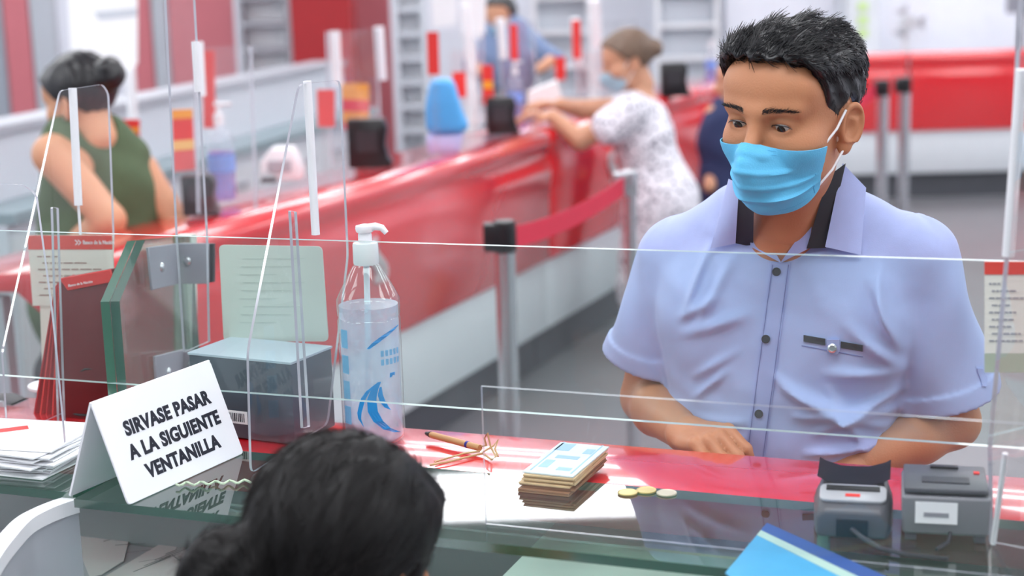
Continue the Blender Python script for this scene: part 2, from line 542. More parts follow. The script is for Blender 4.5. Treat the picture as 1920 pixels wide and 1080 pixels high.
# neighbouring glass shelf on the far left
r = empty('glass_shelf', K(-1.45, 1.67, .955), 'green-edged glass shelf at left edge carrying the pile of leaflets', 'shelf')
bm = B(); prism(bm, [K(-1.75, 1.585, .955), K(sL - .025, 1.585, .955), K(sL - .025, 1.784, .955), K(-1.75, 1.784, .955)], UP, .011, 0, 1)
fin(bm, 'glass_sheet', [G_shelf, D_green], r)

# curved white end screen at lower left
r = empty('desk_end_screen', at_z(70, 1000, .7), 'curved white desk end screen with grey face at lower left corner', 'screen')
crv = [at_z(132, 934, .95), at_z(100, 944, .95), at_z(66, 958, .95), at_z(34, 976, .95), at_z(6, 1004, .95), at_z(-30, 1050, .95), at_z(-60, 1110, .95)]
crv_s = []
for i in range(len(crv) - 1):
    p0_, p1_, p2_, p3_ = crv[max(i - 1, 0)], crv[i], crv[i + 1], crv[min(i + 2, len(crv) - 1)]
    for k in range(5):
        t = k / 5; crv_s.append(.5 * ((2 * p1_) + (p2_ - p0_) * t + (2 * p0_ - 5 * p1_ + 4 * p2_ - p3_) * t * t + (3 * p1_ - p0_ - 3 * p2_ + p3_) * t ** 3))
crv_s.append(crv[-1])
for nm, m_, z0, z1, off, th in (('top_rim', M_white, .935, .953, 0, .022), ('face', M_grey, .55, .9345, .0, .016)):
    bm = B(); ra = []; rb = []
    for i, p in enumerate(crv_s):
        d = (crv_s[min(i + 1, len(crv_s) - 1)] - crv_s[max(i - 1, 0)]); d.z = 0; d.normalize(); sd = d.cross(UP)
        q0 = p - sd * (th / 2 + .008); q1 = p + sd * (th / 2 - .008)
        ra.append([bm.verts.new(Vector((q.x, q.y, z))) for q, z in ((q0, z0), (q1, z0), (q1, z1), (q0, z1))])
    for a, b in zip(ra, ra[1:]):
        for k in range(4): bm.faces.new([a[k], a[(k + 1) % 4], b[(k + 1) % 4], b[k]])
    bm.faces.new(ra[0]); bm.faces.new(ra[-1][::-1])
    fin(bm, nm, m_, r, smooth=True)

# papers on the desk under the glass
def paper(px_pts, z, label, lines, m=M_paper, th=.0012, name='paper_sheet', curl=0):
    pts = [at_z(u, v, z) for u, v in px_pts]
    r = empty(name, pts[0], label, 'paper')
    bm = B(); prism(bm, pts, UP, th); fin(bm, 'sheet', m, r)
    if lines:
        bm = B()
        for (u0, v0, u1, v1, w_) in lines:
            a = at_z(u0, v0, z + th); b = at_z(u1, v1, z + th); d = (b - a); L = d.length; d.normalize()
            box(bm, (a + b) / 2, d, d.cross(UP), UP, L, w_, .0004)
        fin(bm, 'printed_lines', M_greyink, r)
    return r


rr = random.Random(3)
ln = [(150 + i * 22, 990 + i * 12 + rr.uniform(-4, 4), 220 + i * 18 + rr.uniform(-20, 30), 975 + i * 14, .0009) for i in range(6)]
paper([(136, 1002), (235, 962), (242, 1010), (232, 1052), (190, 1078), (168, 1082)], .7665, 'curled handwritten note sheet on desk under the glass, lower left', ln)
ln = []
for k in range(7):
    a = k / 7; u0 = 235 + 40 * a; v0 = 1050 - 50 * a
    ln += [(250 + 20 * k, 1072 - 11 * k, 330 + 22 * k, 1040 - 12 * k, .0007)]
ln += [(275, 1062, 320, 1042, .001), (322, 1040, 350, 1060, .001), (345, 1030, 400, 1006, .001)]
paper([(196, 1082), (360, 985), (450, 972), (470, 1082)], .7672, 'printed form sheet on desk beside the handwritten note', ln)

# ================================================================== GLASS PANE OF OUR COUNTER
r = empty('glass_screen', K(-.6, 1.79, 1.04), 'long clear counter glass screen with pale edges between teller and man in blue', 'glass screen')
qg = 1.79
bm = B(); prism(bm, [K(-1.75, qg, 1.043), K(.5, qg, 1.05), K(.5, qg, 1.262), K(-1.75, qg, 1.25)], N, .008, 0, 1)
fin(bm, 'pane', [G_pane, D_cyan], r)
# low acrylic flap standing on the shelf
r = empty('acrylic_flap', K(-.4, 1.607, .966), 'low clear acrylic flap standing on the glass shelf in front of the banknotes', 'acrylic screen')
bm = B(); prism(bm, [K(-.657, 1.607, .967), K(.075, 1.607, .967), K(.075, 1.607, 1.129), K(-.657, 1.607, 1.129)], N, .003, 0, 1)
fin(bm, 'pane', [G_clear, D_edge], r)


def divider(pix, p0, n, t, label, rods=(), g=G_clear, zmin=None, rnd=0.0, name='acrylic_divider', rm=None, edge=None, rw=.008):
    pts = [at_plane(u, v, p0, n) for u, v in pix]
    if zmin is not None:
        for p in pts: p.z = max(p.z, zmin)
    r = empty(name, min(pts, key=lambda p: p.z), label, 'acrylic divider')
    if rnd: pts = round_poly(pts, rnd)
    bm = B(); prism(bm, pts, n, t, 0, 1); fin(bm, 'panel', [g, edge or D_edge], r)
    for rod in rods:
        a = at_plane(rod[0], rod[1], p0, n) + n * .0; b = at_plane(rod[2], rod[3], p0, n)
        bm = B(); tube(bm, [a, b], rod[4] if len(rod) > 4 else rw, 10); fin(bm, 'edge_strip', rm or M_white, r, smooth=True)
    return r


P2 = at_z(470, 890, .966)
divider([(560, 158), (637, 150), (652, 480), (614, 795), (470, 888), (464, 660)], P2, E, .0035, 'clear slanted acrylic divider left of the pump bottle with white edge strip', [(576, 152, 592, 440, .0058)], zmin=.967, rnd=.012)
P2b = P2 + E * .035
divider([(543, 395), (554, 397), (579, 800), (566, 803)], P2b, E, .004, 'narrow upright acrylic strip standing in front of the grey box', zmin=.967, rnd=.002)
P1 = at_z(12, 822, .966)
divider([(112, 170), (192, 158), (203, 175), (213, 445), (205, 800), (14, 822), (4, 660)], P1, E, .0035, 'clear slanted acrylic divider at far left with white edge strip and torn tape', [(136, 165, 147, 385, .006), (147, 385, 151, 440, .002)], zmin=.967, rnd=.008)
divider([(97, 388), (108, 390), (124, 828), (112, 828)], P1 + E * .03, E, .004, 'narrow upright acrylic strip in front of the red case', zmin=.967, rnd=.002)
P3 = at_z(120, 868, .966)
divider([(40, 345), (68, 362), (100, 600), (122, 830), (122, 868), (-60, 880), (-60, 345)], P3, N, .004, 'rounded clear acrylic sheet at left edge in front of the leaflets', zmin=.967, rnd=.03)
# tall sheets whose upper edges leave the frame
P4 = K(-1.29, 2.03, .97)
divider([(308, -40), (362, -40), (388, 440), (392, 640), (345, 660), (331, 440)], P4, E, .004, 'tall narrow clear acrylic sheet rising above the green glass partition', [(366, 78, 372, 172, .006)], zmin=.967)
P5 = at_z(1870, 1028, .966)
divider([(1915, -30), (1980, -30), (1990, 1040), (1858, 1028), (1856, 840), (1888, 480)], P5, (E * .9 + N * .44).normalized(), .005, 'clear acrylic divider at right edge beside the card reader', [(1916, 130, 1890, 480, .006), (1885, 850, 1862, 1020, .003)], zmin=.967)
# dividers standing on the far counter
for (pix, t, lab, rods) in (
    ([(612, 60), (705, 55), (716, 300), (622, 330)], .3, 'acrylic divider on far counter with white and red upright strips', [(627, 58, 632, 160, .018), (710, 50, 716, 150, .018)]),
    ([(365, 90), (470, 85), (480, 395), (372, 400)], -.1, 'acrylic divider on far counter behind the green-bloused woman', [(371, 78, 376, 180, .013)]),
    ([(800, 60), (905, 60), (908, 230), (812, 250)], .3, 'acrylic divider on far counter beside the blue sheet', [(872, 10, 882, 130, .018)]),
    ([(930, 40), (1000, 38), (1006, 200), (945, 205)], .3, 'acrylic divider on far counter beside the patterned-dress woman', [(938, 35, 943, 110, .02)]),
    ([(1075, 40), (1190, 38), (1196, 165), (1085, 180)], .3, 'acrylic divider on far counter behind the patterned-dress woman', [(1078, 35, 1084, 120, .022), (1113, 0, 1118, 90, .03)]),
):
    p0 = L0 - LM * t
    divider(pix, p0, LM, .008, lab, rods, g=G_far, zmin=.962)

# ---- green laminated partition with brackets
D_green2 = edge_mat('glass_edge_mid_green', (44, 120, 92), 0.25)
M_seam = mat('amber_seam', (150, 130, 50), 0.5)
r = empty('laminated_partition', K(-1.25, 1.8, .966), 'chamfered green laminated glass partition with two steel brackets', 'glass partition')
PA = at_z(205, 760, .966) 
PAp = K(-1.30, 1.66, 0)
pix = [(188, 566), (238, 452), (330, 444), (330, 752), (205, 752)]
p0 = K(-1.26, 1.72, 1)
n_ = (E * .93 + N * .36).normalized()
pts = [at_plane(u, v, p0, n_) for u, v in pix]
pts[3] = Vector((pts[2].x, pts[2].y, .967)); pts[4] = Vector((pts[0].x, pts[0].y, .967))
for dx, nm in ((.0065, 'glass_layer'), (.020, 'glass_layer')):
    bm = B(); prism(bm, [p + n_ * dx for p in pts], n_, .0125, 0, 1); fin(bm, nm, [G_lam, D_green2 if dx < .01 else D_green], r)
bm = B(); prism(bm, [p + n_ * .01325 for p in pts], n_, .0007, 0, 0); fin(bm, 'interlayer', [G_clear], r)
# pale post just behind it
pp = at_plane(347, 660, p0 + N * .0, N)
q_post = pts[2].dot(N) + .012
def kp(u, v, q): return at_plane(u, v, N * q, N)
post = [kp(334, 440, q_post), kp(363, 440, q_post), kp(365, 790, q_post), kp(336, 790, q_post)]
bm = B(); prism(bm, post, N, .02); fin(bm, 'post', mat('pale_green_post', (220, 232, 222), .35), r)
bm = B(); prism(bm, [kp(328, 440, q_post), kp(334, 440, q_post), kp(336, 790, q_post), kp(330, 790, q_post)], N, .012); fin(bm, 'seam', M_seam, r)
for j, (top, bot, lab) in enumerate((((446, 543), (455, 535), 0), ((662, 735), (655, 735), 0))):
    q0 = q_post - .024
    if j == 0:
        left = [(276, 464), (333, 456), (333, 532), (284, 544)]; right = [(333, 456), (392, 456), (392, 532), (333, 532)]
    else:
        left = [(289, 668), (342, 655), (342, 722), (293, 735)]; right = [(342, 655), (402, 658), (402, 725), (342, 722)]
    pw = p0 + n_ * .031; nl = n_.copy()          # bolted to the near face of the laminated sheet
    anchor = at_plane(left[1][0], left[1][1], pw, nl); q0 = anchor.dot(N)
    ptsL = [at_plane(u, v, anchor, nl) for u, v in left]; ptsR = [kp(u, v, q0) for u, v in right]
    bm = B(); prism(bm, ptsL, nl, .004); prism(bm, ptsR, N, .004)
    br = fin(bm, 'bracket', M_steel, r, bevel=.0008, seg=1)
    bm = B(); prism(bm, [p + N * .006 for p in [kp(382, right[0][1] + 2, q0), kp(398, right[1][1] + 2, q0), kp(398, right[2][1] - 2, q0), kp(382, right[2][1] - 2, q0)]], N, .006)
    fin(bm, 'rubber_pad', M_dark, br)
    for (u, v, pl, nn) in ((left[0][0] + 24, (left[0][1] + left[3][1]) / 2 - 3, anchor, nl), (right[0][0] + 20, (right[0][1] + right[3][1]) / 2 - 5, anchor, -N)):
        c = at_plane(u, v, pl, nn)
        if (Vector((0, 0, CAM_H)) - c).dot(nn) < 0: nn = -nn
        bm = B(); lathe(bm, c + nn * .002, [(.0078, 0), (.0078, .001), (.0068, .003), (.004, .0046), (.001, .005)], 16, ax=nn)
        fin(bm, 'screw', M_chrome, br, smooth=True)

# ---- tent sign
r = empty('tent_sign', at_z(240, 948, .966), 'white folded tent sign with black lettering SIRVASE PASAR on glass shelf', 'sign')
FL = at_z(240, 948, .966); FR = at_z(456, 850, .966)
dS = (FR - FL).normalized(); wS = (FR - FL).length
BL = at_z(125, 932, .966)
outw = dS.cross(UP).normalized()
if outw.dot(BL - FL) > 0: outw = -outw
depth = abs((BL - FL).dot(outw))
ridge0 = at_plane(180, 752, FL - outw * depth / 2, outw)
hS = ridge0.z - .966
TL = FL - outw * depth / 2 + UP * hS; TR = TL + dS * wS
nF = (TL - FL).cross(dS).normalized()
if nF.dot(outw) < 0: nF = -nF
M_sign = mat('white_sign_plastic', (246, 247, 252), .3, var=.01)
bm = B(); prism(bm, round_poly([FL, FR, TR, TL], .006), nF, .003); fin(bm, 'front_leaf', M_sign, r, bevel=.0006, seg=1)
nB = ((TL - (FL - outw * depth)).cross(dS)).normalized()
bm = B(); prism(bm, [FL - outw * depth, FR - outw * depth, TR, TL], nB, .003); fin(bm, 'back_leaf', M_sign, r)
up_f = (TL - FL).normalized(); slant = (TL - FL).length
for i, t in enumerate(('SIRVASE PASAR', 'A LA SIGUIENTE', 'VENTANILLA')):
    o_ = FL + dS * (wS * .52) + up_f * (slant * (.60 - .222 * i)) + nF * .0018
    text_obj('lettering', t, .0245, o_, dS, up_f, M_ink, r, offset=.0011, xs=.94, align='CENTER', space=1.06)

# ---- pump bottle
M_bclear = glassy('bottle_plastic', haze=.06, refl=1.6)
M_gel = glassy('clear_gel', tint=(240, 246, 252), haze=.46, hazecol=(225, 235, 250), refl=.5, rough=.1)
M_blueprint = mat('blue_print', (28, 150, 226), .4)
M_lblue = mat('pale_blue_print', (120, 186, 232), .5)
bc = K(-.936, 1.897, .961)
r = empty('pump_bottle', bc, 'tall clear sanitizer pump bottle with white pump and blue swirl print', 'bottle')
R_ = .0425
bm = B(); lathe(bm, bc, [(.036, 0), (.0405, .004), (R_, .012), (R_, .168), (.0408, .172), (R_, .176), (R_, .196), (.0400, .202), (.031, .219), (.019, .240), (.0150, .245), (.0150, .250)], 40, cap=True); fin(bm, 'bottle_body', M_bclear, r, smooth=True)
bm = B(); lathe(bm, bc, [(.034, .002), (.0388, .006), (.0392, .014), (.0400, .176), (.0400, .188)], 40); fin(bm, 'gel', M_gel, r, smooth=True)
bm = B(); lathe(bm, bc, [(.0165, .243), (.0172, .245), (.0172, .269), (.0165, .272), (.006, .273)], 28); fin(bm, 'pump_collar', M_white, r, smooth=True)
bm = B(); lathe(bm, bc, [(.0092, .273), (.0092, .283), (.0085, .285), (.0115, .287), (.0125, .291), (.0118, .295), (.004, .297)], 20)
a = bc + UP * .291
hd = (Vector((1, 0, 0)) * .97 - Vector((0, 1, 0)) * .2).normalized()
tube(bm, [a, a + hd * .015 + UP * .003, a + hd * .024 + UP * .001, a + hd * .030 - UP * .006], [.0058, .0052, .0045, .0035], 10)
tube(bm, [a, a - hd * .009], [.0055, .004], 10)
fin(bm, 'pump_head', M_white, r, smooth=True)
bm = B(); tube(bm, [bc + UP * .240, bc + UP * .19 + hd * -.001, bc + UP * .10 - hd * .004, bc + UP * .012 - hd * .01], .0042, 10); fin(bm, 'dip_tube', mat('tube_plastic', (232, 238, 246), .3), r, smooth=True)
# bubbles in the gel
bm = B(); rb = random.Random(5)
for i in range(900):
    a_ = rb.uniform(0, 2 * math.pi); rad = .037 * math.sqrt(rb.random()); h = .01 + .175 * rb.random() ** 1.2
    bmesh.ops.create_icosphere(bm, subdivisions=1, radius=rb.uniform(.0004, .0011), matrix=Matrix.Translation(bc + Vector((rad * math.cos(a_), rad * math.sin(a_), h))))
tag(fin(bm, 'bubbles', mat('gel_bubble', (240, 246, 255), .2), r, smooth=True), kind='stuff')


def on_bottle(bm, poly, rad=R_ + .0004):
    """poly: closed strip list of ((angle_deg, h) left, right) pairs on the bottle surface"""
    toc = math.atan2(-bc.y, -bc.x)
    def P(a_, h):
        t = toc + math.radians(a_); return bc + Vector((rad * math.cos(t), rad * math.sin(t), h))
    prev = None
    for (a0, h0), (a1, h1) in poly:
        cur = [bm.verts.new(P(a0 + (a1 - a0) * k / 3, h0 + (h1 - h0) * k / 3)) for k in range(4)]
        if prev:
            for k in range(3): bm.faces.new([prev[k], prev[k + 1], cur[k + 1], cur[k]])
        prev = cur


# three sweeping leaf strokes at the foot (angles: + is image right)
def stroke(pts, w):
    poly = []
    for i, (a_, h) in enumerate(pts):
        t = i / (len(pts) - 1); ww = w * math.sin(math.pi * min(1, max(0, t * .92 + .08))) ** .7
        poly.append(((a_ - ww * 60, h), (a_ + ww * 60, h)))
    bm = B(); on_bottle(bm, poly); fin(bm, 'swirl_print', M_blueprint, r)
stroke([(8, .088), (-8, .078), (-18, .067), (-26, .048), (-26, .040), (-18, .028)], .075)
stroke([(13, .090), (4, .080), (-2, .067), (-1, .050), (8, .036), (24, .024), (44, .017), (58, .014)], .15)
stroke([(15, .083), (14, .072), (18, .062), (25, .054), (34, .049)], .09)
stroke([(-4, .136), (10, .144), (26, .151), (44, .157), (60, .161), (66, .162)], .13)
stroke([(36, .094), (41, .100), (46, .095)], .10)
bm = B()
for h in (.124, .112):
    for i in range(5):
        a_ = 18 + i * 9; on_bottle(bm, [((a_, h), (a_ + 6, h)), ((a_, h + .008), (a_ + 6, h + .008))])
tag(fin(bm, 'small_print', M_lblue, r), kind='stuff')
bm = B()
for i in range(4):
    on_bottle(bm, [((-62, .03 + i * .035), (-44, .03 + i * .035)), ((-62, .055 + i * .035), (-44, .055 + i * .035))])
tag(fin(bm, 'side_print', M_lblue, r), kind='stuff')

# ---- grey metal box with barcode and the card standing behind it
M_box = mat('dark_grey_metal', (78, 86, 98), .35, metal=.3, var=.12, scale=30)
M_boxtop = mat('silver_grey_top', (200, 212, 226), .3, metal=.1)
bx0 = at_z(500, 640, 1.085)
r = empty('printer_box', K(-1.08, 1.88, .961), 'dark grey metal box with silver top and barcode sticker left of pump bottle', 'box')
bl = K(-1.115, 1.835, .961)
d1 = (E * .96 - N * .1).normalized(); d2 = d1.cross(UP) * -1
if d2.dot(N) < 0: d2 = -d2
c_ = K(-1.105, 1.895, 1.018)
bm = B(); box(bm, c_, d1, d2, UP, .17, .10, .112); fin(bm, 'case', M_box, r, bevel=.002)
bm = B(); box(bm, c_ + UP * .058, d1, d2, UP, .172, .102, .003); fin(bm, 'lid', M_boxtop, r)
bm = B(); box(bm, c_ - d2 * .0505 - UP * .026 - d1 * .014, d1, d2, UP, .045, .0006, .018); st = fin(bm, 'sticker', M_paper, r)
bm = B()
for i in range(12): box(bm, c_ - d2 * .0511 - UP * .026 - d1 * (.031 - i * .0031), d1, d2, UP, .0012 + .0008 * (i % 3 == 0), .0004, .012)
fin(bm, 'barcode', M_ink, st)
r = empty('notice_card', K(-1.12, 2.0, .961), 'grey-green rounded notice card seen from behind, above the grey box', 'card')
qc = 1.952
pts = [kp(411, 459, qc), kp(604, 462, qc), kp(616, 640, qc), kp(420, 640, qc)]
bm = B(); prism(bm, round_poly(pts, .008), N, .002); fin(bm, 'card', mat('notice_back', (206, 212, 204), .6, var=.03), r)
bm = B(); prism(bm, [kp(480, 640, qc), kp(520, 640, qc), kp(520, 800, qc), kp(480, 800, qc)], N, .002)
fin(bm, 'stand', mat('notice_back2', (206, 212, 204), .6), r)
bm = B()
for i in range(9):
    v = 485 + i * 15; box(bm, (kp(430, v, qc - .0013) + kp(598 - (i % 3) * 30, v, qc - .0013)) / 2, (kp(598, v, qc) - kp(430, v, qc)).normalized(), N, UP, .1 - (i % 3) * .02, .0003, .0012)
fin(bm, 'faint_print', mat('faint_print', (190, 198, 190), .7), r)

# ---- white notices with red header on stands
def notice(pix, q, label, header, rows, stem, title=None):
    r = empty('notice_sign', kp(pix[0][0], pix[2][1], q), label, 'sign')
    P = [kp(u, v, q) for u, v in pix]       # TL TR BR BL
    bm = B(); prism(bm, P, N, .002); fin(bm, 'board', mat('notice_cream', (232, 230, 220), .55, var=.02), r)
    def L(a, b): return (P[0] * (1 - a) + P[1] * a) * (1 - b) + (P[3] * (1 - a) + P[2] * a) * b
    bm = B(); prism(bm, [L(0, 0) - N * .0014, L(1, 0) - N * .0014, L(1, header) - N * .0014, L(0, header) - N * .0014], N, .0006); fin(bm, 'red_header', mat('header_red', (226, 76, 66), .55), r)
    bm = B(); rq = random.Random(2)
    for i in range(rows):
        b = header + .1 + (1 - header - .16) * i / rows
        x0 = .1 + (.06 if i % 2 else 0)
        for k in range(rq.randint(3, 6)):
            x1 = x0 + rq.uniform(.05, .14)
            if x1 > .9: break
            p = L((x0 + x1) / 2, b) - N * .0014
            box(bm, p, (P[1] - P[0]).normalized(), N, UP, (P[1] - P[0]).length * (x1 - x0), .0005, .0016)
            x0 = x1 + .02
    fin(bm, 'text_lines', M_greyink if not title else mat('brown_ink', (150, 110, 100), .7), r)
    if title:
        xd = (P[1] - P[0]).normalized(); yd = (P[0] - P[3]).normalized()
        text_obj('header_lettering', title, .0085, L(.66, header * .62) - N * .002, xd, yd, M_white, r, offset=.0001, align='LEFT', xs=.85)
        bm = B()
        for k in (0, 1):
            a = L(.585 + k * .035, header * .5) - N * .002
            for s_ in (-1, 1):
                box(bm, a + UP * .002 * s_, (xd * .8 - yd * .6 * s_).normalized(), N, (xd * .6 * s_ + yd * .8).normalized(), .006, .0004, .0015)
        fin(bm, 'header_emblem', M_white, r)
    if stem:
        bm = B(); prism(bm, [kp(u, v, q + .003) for u, v in stem], N, .003); fin(bm, 'stem', mat('notice_cream', (232, 230, 220)), r)
        bm = B(); lathe(bm, Vector((kp(stem[2][0] - 8, stem[2][1], q + .003).x, kp(stem[2][0] - 8, stem[2][1], q + .003).y, .961)), [(.04, 0), (.04, .004), (.01, .006)], 24); fin(bm, 'foot', M_white, r)
    return r


notice([(52, 441), (211, 441), (216, 572), (62, 573)], 2.02, 'cream notice with red header on a stem behind the red tablet stand, left', .2, 7, [(76, 573), (112, 573), (116, 800), (84, 800)], 'Banco de la Nación')
notice([(1846, 490), (1932, 490), (1934, 662), (1846, 662)], 1.77, 'cream notice with red header hanging on glass at right edge', .14, 9, None)
# greenish strip under the right notice
bm = B(); prism(bm, [kp(1846, 663, 1.77), kp(1934, 663, 1.77), kp(1934, 698, 1.77), kp(1846, 698, 1.77)], N, .002)
tag(fin(bm, 'tape_strip', mat('pale_green_tape', (178, 190, 170), .6)), 'pale green tape strip on glass below the right notice', 'tape')

# ---- red tablet stand (leaning red case) with bundle of cards
M_rcase = mat('red_case', (190, 12, 22), .35, var=.05)
M_rdark = mat('dark_red_cloth', (104, 0, 10), .6, var=.08)
qb = 1.90
r = empty('card_case', kp(130, 820, qb), 'open red presentation case leaning behind the green glass partition', 'case')
P = [kp(118, 520, qb), kp(214, 503, qb), kp(214, 838, qb - .02), kp(112, 826, qb - .02)]
bm = B(); prism(bm, P, N, .012); fin(bm, 'cover', M_rdark, r, bevel=.002)
bm = B(); prism(bm, [P[0] - N * .008, P[1] - N * .008, kp(214, 528, qb - .008), kp(128, 545, qb - .008)], N, .004); fin(bm, 'top_flap', M_redpaper, r, bevel=.001, seg=1)
side = [(118, 520), (108, 560), (48, 800), (112, 826), (128, 545)]
for i in range(6):
    o_ = -.003 - .003 * i
    a = kp(116 - i * 2.5, 522 + i * 3, qb); b = kp(122 - i * 13, 822 + (0 if i < 3 else -4), qb - .02)
    bm = B(); prism(bm, [a, a + N * .03, b + N * .03 - E * .0, b], E, .0022)
    fin(bm, 'folder_leaf', M_rcase if i % 2 else M_redpaper, r)
bm = B(); pc = [kp(112, 735, qb - .012), kp(130, 708, qb - .015), kp(160, 692, qb - .016), kp(214, 690, qb - .013)]
tube(bm, pc, .0022, 8); pc = [kp(118, 772, qb - .018), kp(150, 778, qb - .022), kp(190, 780, qb - .022), kp(214, 778, qb - .016)]; tube(bm, pc, .0022, 8)
fin(bm, 'elastic_cord', M_black, r, smooth=True)
text_obj('case_lettering', 'Banco de la Nación', .0055, kp(128, 538, qb - .012), (P[1] - P[0]), UP, M_white, r)

# ---- dark telephone body at the left edge
r = empty('telephone', kp(10, 815, 1.93), 'dark grey telephone body cut by the left edge behind the leaflets', 'telephone')
tp = [kp(-70, 742, 1.93), kp(12, 743, 1.93), kp(34, 768, 1.93), kp(46, 822, 1.93), kp(-70, 822, 1.93)]
for p in tp: p.z = max(p.z, .9615)
bm = B(); prism(bm, tp, N, .04); fin(bm, 'body', M_dark, r, bevel=.006, seg=3)
bm = B(); prism(bm, [kp(-60, 752, 1.905), kp(5, 752, 1.905), kp(16, 772, 1.905), kp(-60, 772, 1.905)], N, .006); fin(bm, 'display', M_grey, r, bevel=.001)

# ---- leaflets pile
ft = None; rp = random.Random(9)
for i in range(12):
    a = math.radians(rp.uniform(-9, 9)); ca, sa = math.cos(a), math.sin(a)
    ex = E * ca + N * sa; ny = -E * sa + N * ca
    z = .9625 + i * .0028
    c = K(-1.37 + rp.uniform(-.012, .012), 1.685 + rp.uniform(-.006, .006), z)
    bm = B(); box(bm, c, ex, ny, UP, .205, .13, .0019)
    top = i == 11
    if top:
        box(bm, c + UP * .0012 - ex * .03, (ex * .8 + ny * .6).normalized(), (ny * .8 - ex * .6).normalized(), UP, .10, .018, .0004, 1)
    o = fin(bm, 'leaflet', [M_paper, M_redpaper] if top else [M_paper], None)
    if top: tag(o, 'topmost white leaflet with red stripe on the pile at left edge', 'leaflet', None)
    else: tag(o, 'white leaflet within the pile on the left glass shelf, below its striped top one', 'leaflet', 'leaflets in the left pile')

# ---- pen with string
r = empty('pen', at_z(850, 828, .966), 'wooden-brown pen with dark tip lying on the red counter', 'pen')
a = at_z(797, 812, .969); b = at_z(900, 840, .969)
bm = B(); tube(bm, [a + (b - a) * .10, a + (b - a) * .14, b], [.0034, .0045, .0045], 12); fin(bm, 'barrel', mat('pen_tan', (196, 150, 100), .4), r, smooth=True)
bm = B(); tube(bm, [a, a + (b - a) * .02, a + (b - a) * .10], [.0008, .0025, .0042], 12); fin(bm, 'tip', M_black, r, smooth=True)
bm = B(); tube(bm, [a + (b - a) * .76, a + (b - a) * .80], .0048, 12); fin(bm, 'blue_band', mat('pen_blue', (40, 40, 140), .4), r, smooth=True)
M_string = mat('jute_string', (206, 176, 130), .8)
zs = .964
P_ = lambda u, v, dz=0: at_z(u, v, zs + dz)
bm = B()
tube(bm, [P_(900, 838, .004), P_(912, 835, .012), P_(908, 822, .022), P_(914, 812, .03), P_(920, 838, .01), P_(930, 856, .002), P_(922, 862), P_(905, 850), P_(880, 856), P_(840, 866), P_(806, 872)], .0014, 6)
tube(bm, [P_(905, 848, .004), P_(925, 836, .012), P_(934, 824, .016), P_(928, 842, .008), P_(934, 856, .002)], .0012, 6)
tube(bm, [P_(900, 846, .003), P_(870, 850, .002), P_(846, 857), P_(815, 866)], .0012, 6)
tag(fin(bm, 'string', M_string, None, smooth=True), 'frayed tan string knotted at the end of the pen', 'string')

# ---- cash bundles
M_note1 = mat('banknote_blue', (205, 222, 228), .6, var=.12, scale=60)
M_note2 = mat('banknote_tan', (208, 182, 140), .6, var=.15, scale=70)
M_note3 = mat('banknote_brown', (150, 112, 84), .6, var=.2, scale=70)
M_noteink = mat('banknote_ink', (150, 190, 212), .6)
A = at_z(975, 915, .966); Bp = at_z(1083, 926, .966); Cp = at_z(1148, 868, .966)
dx_ = (Bp - A); dx_.z = 0; wN = dx_.length; dx_.normalize(); dy_ = UP.cross(dx_)
lN = .128
r = empty('banknote_bundle', A, 'thick bundle of banknotes, blue-printed note on top, lying across glass and red counter', 'banknotes')
rn = random.Random(4)
for i in range(10):
    z = .967 + i * .0022
    off = dx_ * rn.uniform(-.002, .002) + dy_ * (rn.uniform(-.003, .003) - .012 + .0012 * i)
    c = A + dx_ * (wN / 2) + dy_ * (lN / 2) + off; c.z = z
    aa = rn.uniform(-.03, .03); ux = dx_ * math.cos(aa) + dy_ * math.sin(aa); uy = dy_ * math.cos(aa) - dx_ * math.sin(aa)
    bm = B(); box(bm, c, ux, uy, UP, .066, lN, .0017)
    fin(bm, 'banknote', M_note1 if i == 9 else (M_note3 if i < 4 else M_note2), r)
c = A + dx_ * (wN / 2) + dy_ * (lN / 2 + .004); c.z = .967 + 9 * .0022 + .001
bm = B()
for (x, y, sx, sy) in ((-.018, .04, .02, .03), (.0, .0, .03, .012), (.012, -.045, .018, .012), (-.016, -.03, .012, .03), (.018, .03, .012, .02), (-.026, 0, .002, .12), (.026, 0, .002, .12)):
    box(bm, c + dx_ * x + dy_ * y, dx_, dy_, UP, sx, sy, .0003)
fin(bm, 'note_print', M_noteink, r)
for i, (u, v, lab) in enumerate(((1177, 925, 'brass coin nearest the banknotes'), (1212, 921, 'middle brass coin of the three on the glass'), (1250, 926, 'pale worn coin, rightmost of the three'))):
    c = at_z(u, v, .966); bm = B(); lathe(bm, c, [(.0115, 0), (.0122, .0004), (.0122, .0018), (.0115, .0022), (.0105, .0018), (.0001, .0018)], 28)
    tag(fin(bm, 'coin', mat('coin_brass', (214, 196, 130), .35, metal=.6) if i < 2 else mat('coin_pale', (206, 200, 176), .4, metal=.5), None), lab, 'coin')

# cable under the sign on the glass
bm = B(); pts = []
for i in range(26):
    t = i / 25; u = 330 + 140 * t; pts.append(at_z(u, 908 - 6 * t + 3 * math.sin(i * 1.3), .9695 + .001 * math.cos(i * 1.3)))
tube(bm, pts, .0016, 6)
tag(fin(bm, 'cord', mat('pale_cord', (206, 222, 196), .7), None, smooth=True), 'pale green twisted cord on the glass beneath the tent sign', 'cord')

